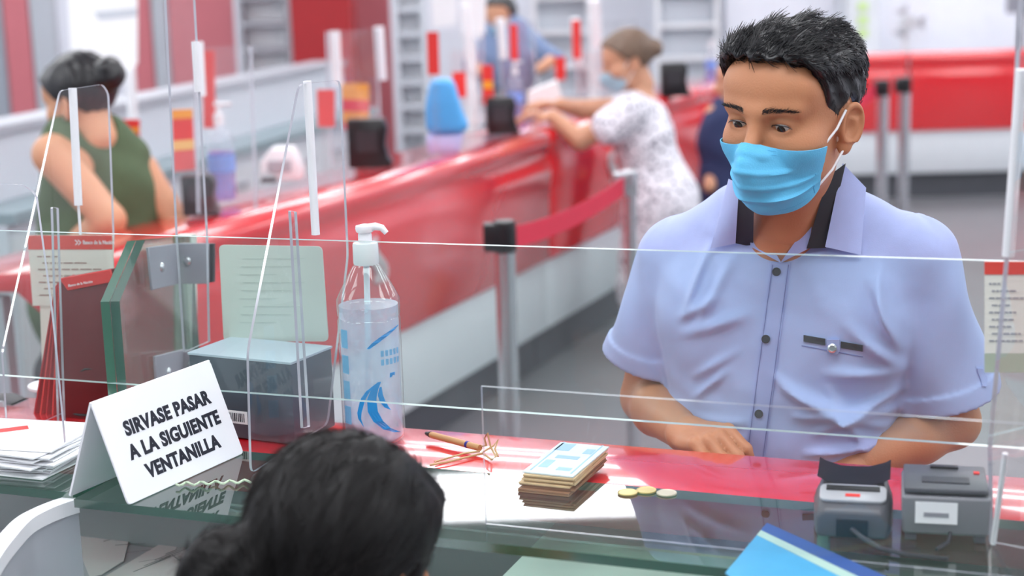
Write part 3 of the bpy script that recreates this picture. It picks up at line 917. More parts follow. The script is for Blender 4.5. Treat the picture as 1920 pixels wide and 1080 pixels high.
# ---- card terminal
r = empty('card_terminal', at_z(1595, 1018, .966), 'dark grey card payment terminal with curled screen edge on glass shelf', 'card terminal')
tc = at_z(1597, 1010, .966); tx = (at_z(1672, 1016, .966) - at_z(1522, 1008, .966)); tx.z = 0; tx.normalize(); ty = UP.cross(tx)
M_term = mat('terminal_grey', (84, 86, 92), .4)
M_term2 = mat('terminal_silver', (188, 190, 196), .3, metal=.3)
def TP(x, y, z): return tc + tx * x + ty * y + UP * z
bm = B(); sec = []
for (y, w, zt) in ((0, .074, .030), (.012, .080, .037), (.045, .086, .042), (.07, .084, .043), (.10, .076, .045), (.12, .072, .046)):
    sec.append([bm.verts.new(TP(x, y, z)) for x, z in ((-w / 2, 0), (w / 2, 0), (w / 2, zt * .7), (w / 2 - .006, zt), (-w / 2 + .006, zt), (-w / 2, zt * .7))])
for a, b in zip(sec, sec[1:]):
    for k in range(6): bm.faces.new([a[k], a[(k + 1) % 6], b[(k + 1) % 6], b[k]])
bm.faces.new(sec[0]); bm.faces.new(sec[-1][::-1])
fin(bm, 'body', M_term, r, bevel=.004, seg=3)
bm = B(); prism(bm, round_poly([TP(-.036, .010, .0385), TP(.036, .010, .0385), TP(.036, .048, .0445), TP(-.036, .048, .0445)], .01), (TP(0, 0, 0) - TP(0, -.0085, .04)).cross(tx).cross(tx) if False else (UP - ty * .2).normalized(), .004)
fin(bm, 'printer_cover', M_term2, r, bevel=.001)
bm = B(); box(bm, TP(0, .036, .0450), tx, (ty + UP * .2).normalized(), (UP - ty * .2).normalized(), .058, .009, .003); fin(bm, 'paper_slot', M_black, r)
bm = B(); box(bm, TP(.0, .021, .0425), tx, (ty + UP * .2).normalized(), (UP - ty * .2).normalized(), .016, .006, .001); fin(bm, 'red_badge', M_redpaper, r)
bm = B(); rg = []
for y, z in ((.050, .044), (.085, .045), (.115, .046)):
    rg.append([bm.verts.new(TP(x, y, z + .007 * (abs(x) / .036) ** 3)) for x in (-.040, -.034, -.017, 0, .017, .034, .040)])
for a, b in zip(rg, rg[1:]):
    for k in range(6): bm.faces.new([a[k], a[k + 1], b[k + 1], b[k]])
bmesh.ops.solidify(bm, geom=bm.faces[:], thickness=.003)
fin(bm, 'screen_shell', M_black, r, smooth=True)
bm = B(); box(bm, TP(0, -.001, .012), tx, ty, UP, .034, .004, .020); fin(bm, 'cable_port', M_black, r, bevel=.001)
bm = B(); tube(bm, [TP(.0, -.002, .012), TP(.01, -.014, .008), TP(.03, -.035, .004), TP(.06, -.05, .0035), TP(.10, -.055, .0035)], .0028, 8)
fin(bm, 'cable', M_dark, r, smooth=True)
# ---- small card printer box
r = empty('card_reader', at_z(1770, 1018, .966), 'squat grey card reader box with white sticker beside the payment terminal', 'card reader')
tc = at_z(1772, 1018, .966); tx = (at_z(1850, 1020, .966) - at_z(1690, 1012, .966)); tx.z = 0; tx.normalize(); ty = UP.cross(tx)
bm = B()
lo = [TP(-.045, 0, .008), TP(.045, 0, .008), TP(.045, .085, .008), TP(-.045, .085, .008)]; hi = [TP(-.047, -.002, .052), TP(.047, -.002, .052), TP(.046, .088, .054), TP(-.046, .088, .054)]
va = [bm.verts.new(p) for p in lo]; vb = [bm.verts.new(p) for p in hi]
for k in range(4): bm.faces.new([va[k], va[(k + 1) % 4], vb[(k + 1) % 4], vb[k]])
bm.faces.new(va[::-1]); bm.faces.new(vb)
fin(bm, 'body', mat('reader_grey', (124, 126, 132), .4), r, bevel=.004, seg=3)
bm = B(); box(bm, TP(0, .043, .0575), tx, ty, UP, .088, .086, .006); fin(bm, 'lid', M_term, r, bevel=.002)
bm = B(); box(bm, TP(0, .03, .0612), tx, ty, UP, .05, .02, .0012); lid2 = fin(bm, 'lid_recess', M_dark, r)
bm = B(); box(bm, TP(-.0, .075, .0615), tx, ty, UP, .03, .008, .003); fin(bm, 'card_slot', M_black, r)
bm = B(); box(bm, TP(.034, .06, .061), tx, ty, UP, .006, .008, .0012); fin(bm, 'red_lamp', M_redpaper, r)
bm = B(); box(bm, TP(-.010, -.0022, .034), tx, ty, UP, .044, .0006, .024); st = fin(bm, 'sticker', M_paper, r)
bm = B(); box(bm, TP(-.010, -.0028, .032), tx, ty, UP, .026, .0004, .005); fin(bm, 'sticker_print', M_greyink, st)
for sx in (-.036, .036):
    bm = B(); box(bm, TP(sx, .01, .004), tx, ty, UP, .012, .014, .0079); fin(bm, 'foot', M_term, r, bevel=.001)
bm = B(); tube(bm, [TP(.005, -.001, .012), TP(.003, -.012, .006), TP(-.01, -.03, .003)], .0022, 8); fin(bm, 'cable', M_dark, r, smooth=True)

# ---- blue folder under the card terminal
zf = .9665
r = empty('blue_folder', at_z(1450, 1040, zf), 'bright blue folder with pale stripe lying before the payment terminal', 'folder')
f4 = [at_z(1438, 982, zf), at_z(1700, 1100, zf), at_z(1500, 1180, zf), at_z(1360, 1075, zf)]
bm = B(); prism(bm, f4, UP, .0018); fin(bm, 'cover', mat('folder_blue', (70, 160, 205), .4, var=.12, scale=30), r)
def F4(a, b): return (f4[0] * (1 - a) + f4[1] * a) * (1 - b) + (f4[3] * (1 - a) + f4[2] * a) * b
bm = B(); prism(bm, [F4(0, .0) + UP * .001, F4(1, .0) + UP * .001, F4(1, .16) + UP * .001, F4(0, .16) + UP * .001], UP, .0006); fin(bm, 'navy_band', mat('folder_navy', (48, 84, 150), .4), r)
bm = B(); prism(bm, [F4(0, .16) + UP * .001, F4(1, .16) + UP * .001, F4(1, .26) + UP * .001, F4(0, .26) + UP * .001], UP, .0006); fin(bm, 'pale_stripe', mat('folder_stripe', (170, 200, 190), .4), r)

# ================================================================== QUEUE POSTS
M_belt = mat('red_belt', (214, 40, 70), .7, var=.05)


def post(u, v, label, zt=.95, rad=.026, hm=None, br=.10):
    p = at_z(u, v, zt); x, y = p.x, p.y
    r = empty('queue_post', (x, y, 0), label, 'queue post')
    bm = B(); lathe(bm, (x, y, .03), [(rad, 0), (rad, zt - .03)], 24); fin(bm, 'pole', M_chrome, r, smooth=True)
    bm = B(); lathe(bm, (x, y, 0), [(br, 0), (br, .012), (br * .8, .022), (.04, .03), (.03, .04)], 32); fin(bm, 'base', M_dark, r, smooth=True)
    bm = B(); box(bm, (x - .028, y - .0, zt - .035), X1, Y1, Z1, .05, .05, .07); lathe(bm, (x, y, zt - .075), [(rad + .004, 0), (rad + .004, .078), (rad, .082)], 20); fin(bm, 'belt_head', hm or M_black, r, bevel=.004)
    return Vector((x, y, zt - .04))


pa = post(945, 418, 'chrome queue post with black belt head in front of nearest red counter')
pb = post(1181, 322, 'slim chrome queue post beside the woman in the patterned dress', rad=.02, hm=M_chrome)
pc_ = post(1656, 152, 'left one of the two queue posts at the back right', rad=.03, br=.075)
pd = post(1697, 147, 'right one of the two queue posts at the back right', rad=.03, br=.075)


def belt(a, b, label, h=.055, sag=0.02):
    bm = B(); d = b - a; L = d.length; dn = d.normalized(); s = dn.cross(UP).normalized(); rings = []
    for i in range(13):
        t = i / 12; p = a + d * t - UP * (sag * 4 * t * (1 - t))
        rings.append([bm.verts.new(p + s * sx * .0015 + UP * sz * h / 2) for sx, sz in ((-1, -1), (1, -1), (1, 1), (-1, 1))])
    for r0, r1 in zip(rings, rings[1:]):
        for k in range(4): bm.faces.new([r0[k], r0[(k + 1) % 4], r1[(k + 1) % 4], r1[k]])
    bm.faces.new(rings[0]); bm.faces.new(rings[-1][::-1])
    return tag(fin(bm, 'queue_belt', M_belt), label, 'belt')


belt(pa + Vector((.03, .02, 0)), pb - Vector((.02, .02, 0)), 'red belt stretched between the chrome post and the slim post')
belt(at_y(1560, 205, pc_.y - .5), pc_ - Vector((.03, 0, 0)), 'red belt running left from the back queue posts behind the man', h=.07)

# ================================================================== ON THE FAR COUNTERS
def on_far(u, v, d=.2, z=.957):                     # point on the far worktop seen at (u, v)
    return at_z(u, v, z)


def black_box(u, v, s, label):
    c = at_z(u, v, .957); r = empty('fingerprint_reader', c, label, 'device')
    k = s
    bm = B()
    prof = [(-.5, 0), (.5, 0), (.5, .12), (.42, .2), (.36, .45), (.42, .8), (.34, 1.0), (-.5, 1.0)]
    a = [bm.verts.new(c + X1 * (x * k) + Z1 * (z * k * 1.12) - Y1 * k * .3) for x, z in prof]; b = [bm.verts.new(c + X1 * (x * k) + Z1 * (z * k * 1.12) + Y1 * k * .3) for x, z in prof]
    bm.faces.new(a[::-1]); bm.faces.new(b)
    for i in range(len(prof)): bm.faces.new([a[i], a[(i + 1) % 8], b[(i + 1) % 8], b[i]])
    fin(bm, 'case', M_black, r, bevel=.003)
    bm = B(); box(bm, c + X1 * (-.05 * k) + Z1 * (k * .62) - Y1 * (k * .31), X1, Y1, Z1, k * .5, k * .04, k * .5); fin(bm, 'front_plate', M_dark, r)


black_box(380, 402, .095, 'black box device on far counter beside the green-bloused woman')
black_box(696, 312, .14, 'black box device in the middle of the far counter')
black_box(944, 250, .125, 'black box device just left of the leaning woman')
black_box(1266, 180, .14, 'black box device on the counter right of the leaning woman')

M_fb = glassy('far_bottle_plastic', haze=.12, hazecol=(215, 225, 250))
M_fg = glassy('far_bottle_gel', tint=(200, 205, 245), haze=.3, hazecol=(205, 212, 250))


def far_bottle(u, v, hpx, label, tint):
    c = at_z(u, v, .957); D = c.y; h = hpx / FPX * D; k = h / .30
    r = empty('pump_bottle', c, label, 'bottle')
    bm = B(); lathe(bm, c, [(.036 * k, 0), (.042 * k, .01 * k), (.042 * k, .17 * k), (.034 * k, .20 * k), (.014 * k, .235 * k)], 24); fin(bm, 'bottle_body', M_fb, r, smooth=True)
    bm = B(); lathe(bm, c, [(.034 * k, .003 * k), (.039 * k, .012 * k), (.039 * k, .15 * k)], 24); fin(bm, 'gel', tint, r, smooth=True)
    bm = B(); lathe(bm, c, [(.016 * k, .23 * k), (.016 * k, .262 * k), (.008 * k, .266 * k), (.008 * k, .286 * k), (.013 * k, .29 * k), (.012 * k, .30 * k)], 16)
    tube(bm, [c + UP * .293 * k, c + UP * .293 * k + X1 * .04 * k], .006 * k, 8); fin(bm, 'pump_head', M_white, r, smooth=True)
    bm = B(); lathe(bm, c, [(.0428 * k, .09 * k), (.0428 * k, .14 * k)], 24, cap=False); fin(bm, 'label_band', mat('far_label_blue', (120, 160, 232), .5), r, smooth=True)


far_bottle(420, 375, 185, 'clear pump bottle with blue label behind the black box, near the green blouse', M_fg)
far_bottle(968, 225, 110, 'small clear pump bottle behind the third black box', M_fg)
far_bottle(1333, 150, 75, 'faint violet pump bottle beyond the far red counter', M_fg)

# printers / card machines in white
def white_machine(u, v, w, h, label):
    c = at_z(u, v, .957); r = empty('receipt_printer', c, label, 'printer')
    bm = B(); prof = [(-.5, 0), (.5, 0), (.52, .35), (.3, 1.0), (-.2, 1.0), (-.45, .6)]
    a = [bm.verts.new(c + X1 * (x * w) + Z1 * (z * h) - Y1 * w * .4) for x, z in prof]; b = [bm.verts.new(c + X1 * (x * w) + Z1 * (z * h) + Y1 * w * .4) for x, z in prof]
    bm.faces.new(a[::-1]); bm.faces.new(b)
    for i in range(6): bm.faces.new([a[i], a[(i + 1) % 6], b[(i + 1) % 6], b[i]])
    fin(bm, 'case', M_white, r, bevel=.006)
    bm = B(); box(bm, c + Z1 * (h * .45) - Y1 * w * .41, X1, Y1, Z1, w * .55, .01, h * .35); fin(bm, 'dark_window', M_grey, r)
    bm = B(); box(bm, c + X1 * (-w * .25) + Z1 * (h * .06) - Y1 * w * .5, X1, Y1, Z1, w * .35, w * .3, h * .12); fin(bm, 'paper_tray', M_kick, r)


white_machine(530, 335, .13, .10, 'white receipt printer on far counter near the black boxes')

def flatcard(pix, y, name, label, cat, m, band=None, t=.004, stand=True):
    P = [at_y(u, v, y) for u, v in pix]
    r = empty(name, (P[0] + P[2]) / 2, label, cat)
    zb = .957 if stand else min(p.z for p in P)
    r.location.z = zb
    bm = B(); prism(bm, P, Y1, t); fin(bm, 'card' if stand else 'panel', m, r)
    if stand and min(P[2].z, P[3].z) > .965:
        q = [P[3] * .85 + P[2] * .15 + Y1 * .006, P[3] * .15 + P[2] * .85 + Y1 * .006]; z1 = (P[3].z + P[2].z) / 2 + .02
        bm = B(); prism(bm, [Vector((q[0].x, q[0].y, z1)), Vector((q[1].x, q[1].y, z1)), Vector((q[1].x, q[1].y, .9585)), Vector((q[0].x, q[0].y, .9585))], Y1, .003, 0, 1); fin(bm, 'acrylic_foot', [G_far, D_edge], r)
    for (b0, b1, mm, nm) in (band or ()):
        q = [P[0] * (1 - b0) + P[3] * b0, P[1] * (1 - b0) + P[2] * b0, P[1] * (1 - b1) + P[2] * b1, P[0] * (1 - b1) + P[3] * b1]
        bm = B(); prism(bm, [p - Y1 * (t / 2 + .001) for p in q], Y1, .001); fin(bm, nm, mm, r)
    return r


M_pink = mat('pink_red_print', (224, 100, 100), .6)
M_tan2 = mat('tan_print', (240, 196, 120), .6)
flatcard([(322, 206), (361, 204), (366, 318), (326, 322)], 4.3, 'poster', 'red and orange striped leaflet panel standing left of black box', 'poster', M_redpaper, [(0, .15, M_orange, 'orange_band'), (.5, .66, M_tan2, 'tan_band'), (.68, 1, M_pink, 'pink_band')])
flatcard([(640, 155), (692, 157), (692, 245), (642, 243)], 5.6, 'poster', 'yellow and red leaflet panel above the middle black box', 'poster', M_orange, [(.35, .6, M_redpaper, 'red_band'), (.85, 1, M_pink, 'pink_band')])
flatcard([(594, 168), (628, 168), (628, 238), (596, 238)], 5.0, 'poster', 'small red card on acrylic left of the yellow leaflet', 'poster', M_redpaper)
flatcard([(848, 136), (873, 134), (875, 182), (850, 184)], 6.0, 'poster', 'small red card beside the blue sheet', 'poster', M_redpaper)
flatcard([(903, 122), (924, 122), (926, 196), (906, 196)], 6.3, 'poster', 'red and yellow slip beside the white box bottle', 'poster', M_redpaper, [(.4, .6, M_orange, 'yellow_band')])
flatcard([(1040, 108), (1060, 106), (1060, 150), (1042, 150)], 7.3, 'poster', 'tiny red card left of the leaning woman\'s face', 'poster', M_redpaper)
flatcard([(212, 224), (262, 224), (262, 300), (214, 300)], 4.9, 'poster', 'orange-red leaflet panel right behind the green-bloused woman', 'poster', M_redpaper, [(.2, .3, M_orange, 'yellow_line'), (.5, .56, M_orange, 'yellow_line')])
for (u0, v0, u1, v1, y, lab) in ((380, 95, 402, 240, 5.0, 'tall red upright strip beside a white rod, left of centre'), (800, 60, 822, 140, 5.4, 'red upright strip above the blue sheet'), (955, 45, 970, 112, 6.6, 'red upright strip above the small pump bottle'), (1072, 38, 1088, 110, 7.0, 'thin red upright strip left of the leaning woman\'s head'), (628, 70, 640, 150, 5.9, 'red upright strip behind the pair of white rods')):
    flatcard([(u0, v0), (u1, v0), (u1 + 2, v1), (u0 + 2, v1)], y, 'red_strip', lab, 'strip', M_redpaper, t=.01)
# blue sheet / bag
r = empty('blue_bag', at_z(835, 285, .957), 'bright blue plastic bag standing on the far counter', 'bag')
c = at_z(838, 287, .957); y = c.y
P = [at_y(u, v, y) for u, v in ((806, 148), (850, 146), (866, 205), (880, 236), (868, 248), (800, 250), (798, 200))]
bm = B(); prism(bm, round_poly(P, .03, 3), Y1, .10); fin(bm, 'bag_body', mat('blue_bag', (84, 172, 236), .4, var=.15, scale=14), r, bevel=.02, seg=3)
P = [at_y(u, v, y) for u, v in ((800, 252), (870, 250), (862, 285), (804, 288))]
bm = B(); prism(bm, P, Y1, .09); fin(bm, 'bag_foot', mat('lilac_bag', (196, 196, 240), .5), r, bevel=.01)
# white screen by the leaning woman
flatcard([(990, 172), (1044, 150), (1056, 190), (1040, 214), (990, 216)], 6.55, 'paper_tray', 'white slanted paper tray by the leaning woman\'s hands', 'tray', M_paper, t=.08)
# hanging white signs
flatcard([(124, -60), (258, -60), (258, 118), (248, 134), (132, 92)], 6.2, 'hanging_sign', 'large white hanging sign above the green-bloused woman', 'sign', mat('bright_sign', (252, 253, 255), .5, var=.01), [(.42, .5, M_pale, 'faint_print')], stand=False)
flatcard([(806, -60), (856, -60), (856, 46), (812, 52)], 7.4, 'hanging_sign', 'small white hanging sign above the red strip', 'sign', M_paper, stand=False)
flatcard([(858, -60), (912, -60), (910, 62), (900, 74), (866, 70)], 7.0, 'hanging_sign', 'white hanging sign just left of the distant seated person', 'sign', M_paper, stand=False)
bm = B(); P = at_y(244, 130, 6.2); q = at_y(250, 330, 6.2); tube(bm, [P, Vector((q.x, q.y, .3))], .02, 10)
tag(fin(bm, 'white_pole', M_white, None, smooth=True), 'white pole below the large hanging sign', 'pole')
for (u, v0, v1, y, lab) in ((883, 75, 200, 7.0, 'white pole below the small hanging signs'), (1113, -20, 100, 9.5, 'white pole behind the leaning woman'),):
    bm = B(); tube(bm, [at_y(u, v0, y), Vector((at_y(u, v1, y).x, y, .3))], .025, 10); tag(fin(bm, 'white_pole', M_white, None, smooth=True), lab, 'pole')

# ================================================================== STAFF AREA BEHIND
M_glassgrey = mat('grey_glazing', (150, 156, 166), .3)
# long low cabinets along the left
cr = empty('credenza', at_y(200, 300, 6.8), 'long pale staff cabinet with grey top along the left background', 'cabinet')
a = at_y(-120, 330, 5.4); b = at_y(620, 168, 9.2); d = (b - a); d.z = 0; L = d.length; d.normalize(); s = d.cross(UP)
mid = (a + b) / 2
for (z0, z1, dep, m_, nm) in ((0, .78, .5, M_pale, 'carcass'), (.78, .82, .56, mat('teal_grey_top', (140, 160, 166), .35), 'worktop'), (.82, 1.06, .16, M_pale, 'upstand'), (1.06, 1.09, .2, M_grey, 'cap')):
    bm = B(); box(bm, (mid.x, mid.y, (z0 + z1) / 2), d, s, UP, L, dep, z1 - z0 - .002); fin(bm, nm, m_, cr)
for i in range(9):
    p = Vector((mid.x, mid.y, .4)) + d * (-L / 2 + (i + .5) * L / 9) + s * .256
    bm = B(); box(bm, p, d, s, UP, L / 9 - .02, .01, .66); dd = fin(bm, 'door', M_base, cr)
    bm = B(); box(bm, p + s * .012 + UP * .25, d, s, UP, .12, .012, .015); fin(bm, 'handle', M_steel, dd)
# red wall panels and shelving on the left background
def backpanel(u0, u1, v0, v1, y, m, name, label, cat, dep=.08, zt=2.2):
    p = at_y(u0, v1, y); q = at_y(u1, v1, y)
    bm = B(); wbox(bm, p.x, q.x - .01, y, y + dep, 0, zt); return tag(fin(bm, name, m), label, cat)


rp_ = random.Random(21)
cols = [(-80, 25, M_glassgrey), (26, 75, M_redpanel), (76, 122, M_grey), (262, 300, M_redpanel), (301, 330, M_grey), (331, 452, M_redpanel)]
for i, (u0, u1, m_) in enumerate(cols):
    nm = 'wall_cladding' if m_ is M_redpanel else 'wall_cladding'
    lab = ['grey tall panel at top left corner', 'maroon wall panel left of the green-bloused woman\'s head', 'pale grey tall panel above the green-bloused woman\'s head', 'narrow maroon wall panel right of the large hanging sign', 'narrow grey upright panel right of the large hanging sign', 'wide maroon wall panel left of the shelf unit'][i]
    backpanel(u0, u1, -200, 250, 10.6, m_, nm, lab, 'wall panel')
backpanel(553, 668, -200, 180, 10.0, mat('deep_red_panel', (166, 34, 40), .4), 'red_column', 'deep red square column at top centre left', 'column', dep=.4, zt=2.88)
backpanel(670, 740, -200, 180, 10.6, M_redpanel, 'wall_cladding', 'maroon wall panel right of the deep red column', 'wall panel')


def shelf_unit(u0, u1, v0, v1, y, n, label, m1=M_grey, m2=M_pale):
    p = at_y(u0, v1, y); q = at_y(u1, v1, y); w = q.x - p.x; z0, z1 = 0, 2.1
    r = empty('shelf_unit', ((p.x + q.x) / 2, y, 0), label, 'shelf unit')
    bm = B(); wbox(bm, p.x, q.x, y + .14, y + .16, z0, z1); fin(bm, 'back', m1, r)
    for x in (p.x, q.x - .03):
        bm = B(); wbox(bm, x, x + .03, y, y + .139, z0, z1); fin(bm, 'side', m2, r)
    for i in range(n):
        z = .1 + i * (z1 - .12) / (n - 1)
        bm = B(); wbox(bm, p.x + .031, q.x - .031, y, y + .138, z, z + .03); fin(bm, 'shelf', m2, r)


shelf_unit(454, 551, -100, 180, 10.4, 13, 'grey shelf unit against the pink-red wall, left of deep red column', M_white, M_grey)
shelf_unit(742, 802, -100, 150, 10.2, 14, 'grey slatted shelf unit right of the deep red column', M_white, M_pale)
shelf_unit(1000, 1110, -100, 120, 11.6, 9, 'pale shelf unit behind the leaning woman', M_pale, M_white)
shelf_unit(1230, 1350, -100, 120, 12.2, 9, 'pale shelf unit left of the man\'s head', M_pale, M_white)
# distant things on the right
# oscillating fan
c = at_y(1702, 42, 11.4)
r = empty('desk_fan', (c.x, c.y, c.z - .25), 'round white desk fan at upper right background', 'fan')
bm = B()
for R__ in (.15, .11, .07):
    pts = [c + Vector((R__ * math.cos(t), -.03, R__ * math.sin(t))) for t in np.linspace(0, 2 * math.pi, 25)]; tube(bm, pts, .004, 6, cap=False)
for i in range(16):
    t = i * math.pi / 8; tube(bm, [c + Vector((0, -.05, 0)), c + Vector((.15 * math.cos(t), -.03, .15 * math.sin(t)))], .002, 5)
fin(bm, 'guard', M_white, r)
bm = B(); lathe(bm, c, [(.05, -.06), (.055, .06)], 20, ax=Y1); fin(bm, 'motor', M_base, r, smooth=True)
for i in range(3):
    t = i * 2.09; bm = B(); prism(bm, [c + Vector((.04 * math.cos(t), -.02, .04 * math.sin(t))), c + Vector((.13 * math.cos(t - .5), -.015, .13 * math.sin(t - .5))), c + Vector((.13 * math.cos(t + .4), -.03, .13 * math.sin(t + .4)))], Y1, .004); fin(bm, 'blade', M_grey, r)
bm = B(); lathe(bm, (c.x, c.y + .05, c.z - .36), [(.02, 0), (.02, .34)], 12); lathe(bm, (c.x, c.y + .05, c.z - .39), [(.09, 0), (.09, .03)], 20); fin(bm, 'stand', M_white, r)
# staff desk they stand on
p = at_y(1560, 130, 11.25); q = at_y(1960, 130, 11.25); zt_ = c.z - .39
r = empty('staff_desk', (p.x + 1, 11.5, 0), 'white staff desk behind the red back counter', 'desk')
bm = B(); wbox(bm, p.x, q.x, 11.25, 11.9, zt_ - .04, zt_); fin(bm, 'top', M_white, r)
for x in (p.x, q.x - .04):
    bm = B(); wbox(bm, x, x + .04, 11.27, 11.88, 0, zt_ - .041); fin(bm, 'side', M_white, r)
bm = B(); wbox(bm, p.x + .05, q.x - .05, 11.85, 11.87, .1, zt_ - .05); fin(bm, 'modesty_panel', M_base, r)
for (u0, u1, h, m_, nm, lab, cat) in ((1690, 1702, .11, M_redpaper, 'red_mug', 'small red object below the fan', 'object'), (1712, 1730, .16, M_kick, 'telephone', 'dark desk telephone right of the fan', 'telephone'), (1764, 1802, .06, M_kick, 'stapler', 'small dark stapler on desk far right of fan', 'stapler')):
    a = at_y(u0, 60, 11.3); b = at_y(u1, 60, 11.3)
    bm = B(); wbox(bm, a.x, b.x, 11.25, 11.4, zt_ + .001, zt_ + h); tag(fin(bm, nm, m_, bevel=.02), lab, cat)
a = at_y(1590, 60, 12.0); b = at_y(1648, 60, 12.0)
r = empty('pale_locker', ((a.x + b.x) / 2, 12, 0), 'pale grey locker with three painted green lights left of the fan', 'locker')
bm = B(); wbox(bm, a.x, b.x, 12, 12.4, 0, 2.0); fin(bm, 'body', M_base, r)
for v in (12, 38, 62):  # small green lights imitated by unlit pale green plates
    g = at_y(1618, v, 11.99); bm = B(); wbox(bm, g.x - .035, g.x + .035, 11.985, 11.999, g.z - .03, g.z + .03); fin(bm, 'painted_green_light', mat('painted_green_light', (196, 224, 150), .5), r)
a = at_y(1895, 20, 11.2); b = at_y(1960, 20, 11.2)
r = empty('monitor', ((a.x + b.x) / 2, 11.3, zt_), 'grey computer monitor at top right corner', 'monitor')
bm = B(); wbox(bm, a.x, b.x, 11.28, 11.31, a.z - .02, a.z + .3); fin(bm, 'screen', M_glassgrey, r)
bm = B(); wbox(bm, (a.x + b.x) / 2 - .03, (a.x + b.x) / 2 + .03, 11.312, 11.33, zt_ + .001, a.z); wbox(bm, (a.x + b.x) / 2 - .1, (a.x + b.x) / 2 + .1, 11.25, 11.42, zt_ + .001, zt_ + .015); fin(bm, 'stand', M_grey, r)
# ceiling-high pale partition right of centre
p = at_y(1360, 100, 12.5); q = at_y(1980, 100, 12.5)
bm = B(); wbox(bm, p.x, q.x, 12.5, 12.56, 0, 2.4); tag(fin(bm, 'office_partition', mat('bright_partition', (238, 240, 250), .5)), 'bright white office partition across the right background', 'partition')

# ================================================================== PEOPLE
def skin_mat(name, rgb, var=.05):
    m = mat(name, rgb, .48, var=var, scale=18, bump=.12, bscale=420, sss=.12, spec=.4)
    return m


def sdf_head(P, hs=1.0):
    """head in its own frame: faces -Y, eyes near z=0"""
    d = ell(P, (0, .011, .031), (.0725, .090, .073))
    d = smin(d, ell(P, (0, -.030, -.020), (.063, .064, .090)), .03)
    d = smin(d, ell(P, (0, -.028, -.068), (.052, .056, .042)), .03)
    d = smin(d, ell(P, (0, -.068, -.100), (.024, .022, .018)), .028)
    d = smin(d, ell(P, (0, -.058, .044), (.062, .034, .040)), .03)
    for s in (-1, 1):
        d = smin(d, ell(P, (s * .043, -.056, -.028), (.022, .026, .020)), .025)
        d = smin(d, capsule(P, (s * .010, -.091, .017), (s * .046, -.076, .019), .0075, .006), .016)
        d = smax(d, -ell(P, (s * .031, -.098, .000), (.017, .0135, .0105)), .012)
    d = smin(d, capsule(P, (0, -.088, .012), (0, -.112, -.032), .0065, .0105), .014)
    for s in (-1, 1):
        d = smin(d, ell(P, (s * .012, -.102, -.036), (.0085, .011, .0075)), .008)
        # eyelids around the eyeball
        lid = ell(P, (s * .031, -.0745, .0005), (.0158, .0140, .0138))
        d = smin(d, lid, .006)
        d = smax(d, -ell(P, (s * .0312, -.0900, -.0022), (.0142, .0105, .0050)), .0022)
        # ear: flat shell with rim, bowl and lobe
        ec = (s * .0735, .013, -.019)
        M = Matrix.Translation(Vector(ec)) @ Matrix.Rotation(s * math.radians(-24), 4, 'Z') @ Matrix.Rotation(math.radians(-10), 4, 'X')
        I = np.array(M.inverted(), np.float32); X, Y, Z = P
        Q = tuple(I[i, 0] * X + I[i, 1] * Y + I[i, 2] * Z + I[i, 3] for i in range(3))
        e = ell(Q, (0, 0, .002), (.0055, .0175, .028))
        yy = Q[1]; zz = Q[2] - .004
        rr_ = np.sqrt((yy / .0155) ** 2 + (zz / .0248) ** 2)
        rim = np.sqrt(((rr_ - 1) * .020) ** 2 + (Q[0] - s * .004) ** 2) - .0036
        rim = np.maximum(rim, -(zz + .022))
        e = smin(e, rim, .004)
        e = smin(e, ell(Q, (0, -.004, -.026), (.0058, .009, .010)), .006)
        e = smax(e, -ell(Q, (s * .0075, -.003, .000), (.0065, .0085, .013)), .003)
        e = smax(e, -ell(Q, (s * .0065, .002, .0175), (.004, .009, .006)), .003)
        e = smin(e, ell(Q, (s * .003, -.0145, -.002), (.004, .004, .007)), .003)
        d = smin(d, e, .007)
    d = smin(d, capsule(P, (-.018, -.091, -.066), (.018, -.091, -.066), .006, .006), .012)
    return d


def sdf_neck(P, r=.055, b=(0, .040, -.17)):
    return capsule(P, (0, .026, -.045), b, r, r * 1.08)


def hand_joints(curl, side, spread=1.0, thumb=0.5, k=1.0):
    """five chains in the hand frame: x to the fingers, y to the thumb side, z back of the hand"""
    out = []
    ky = [.027, .009, -.009, -.026]; kx = [.086, .090, .086, .077]; L = [(.040, .024, .019), (.044, .027, .020), (.040, .025, .019), (.031, .019, .017)]
    for i in range(4):
        p = Vector((kx[i], ky[i], .002)); a = 0; pts = [Vector((.01, ky[i] * .55, 0)), p]
        dy = spread * (ky[i] * .9)
        for j, l in enumerate(L[i]):
            a += curl[j] if hasattr(curl, '__len__') else curl
            p = p + Vector((math.cos(a) * l, dy * l * 2, -math.sin(a) * l)); pts.append(p)
        out.append((pts, [.012, .0098, .0085, .0078, .0066]))
    t = [Vector((.012, .016, -.004)), Vector((.040, .040, -.012)), Vector((.066, .050 - .016 * thumb, -.018 - .012 * thumb)), Vector((.086, .050 - .034 * thumb, -.022 - .018 * thumb))]
    out.append((t, [.013, .011, .0092, .0075]))
    return [([Vector((q.x * k, q.y * side * k, q.z * k)) for q in c], [r * k for r in rs]) for c, rs in out]


def sdf_hand(G, M, curl=.5, side=1, thumb=.5, k=1.0):
    P = G.loc(M)
    d = ell(P, (.048 * k, 0, -.001 * k), (.050 * k, .037 * k, .0145 * k))
    ch = hand_joints(curl, side, thumb=thumb, k=k)
    fs = None
    for i, (pts, rs) in enumerate(ch):
        c = chain(P, pts, rs, .004)
        if i < 4:
            fs = c if fs is None else np.minimum(fs, c)
        else: th = c
    d = smin(d, fs, .008)
    return smin(d, th, .010)


def basis(o, x, z):
    x = Vector(x).normalized(); y = Vector(z).cross(x).normalized(); z = x.cross(y)
    m = Matrix((x, y, z)).transposed().to_4x4(); m.translation = Vector(o); return m


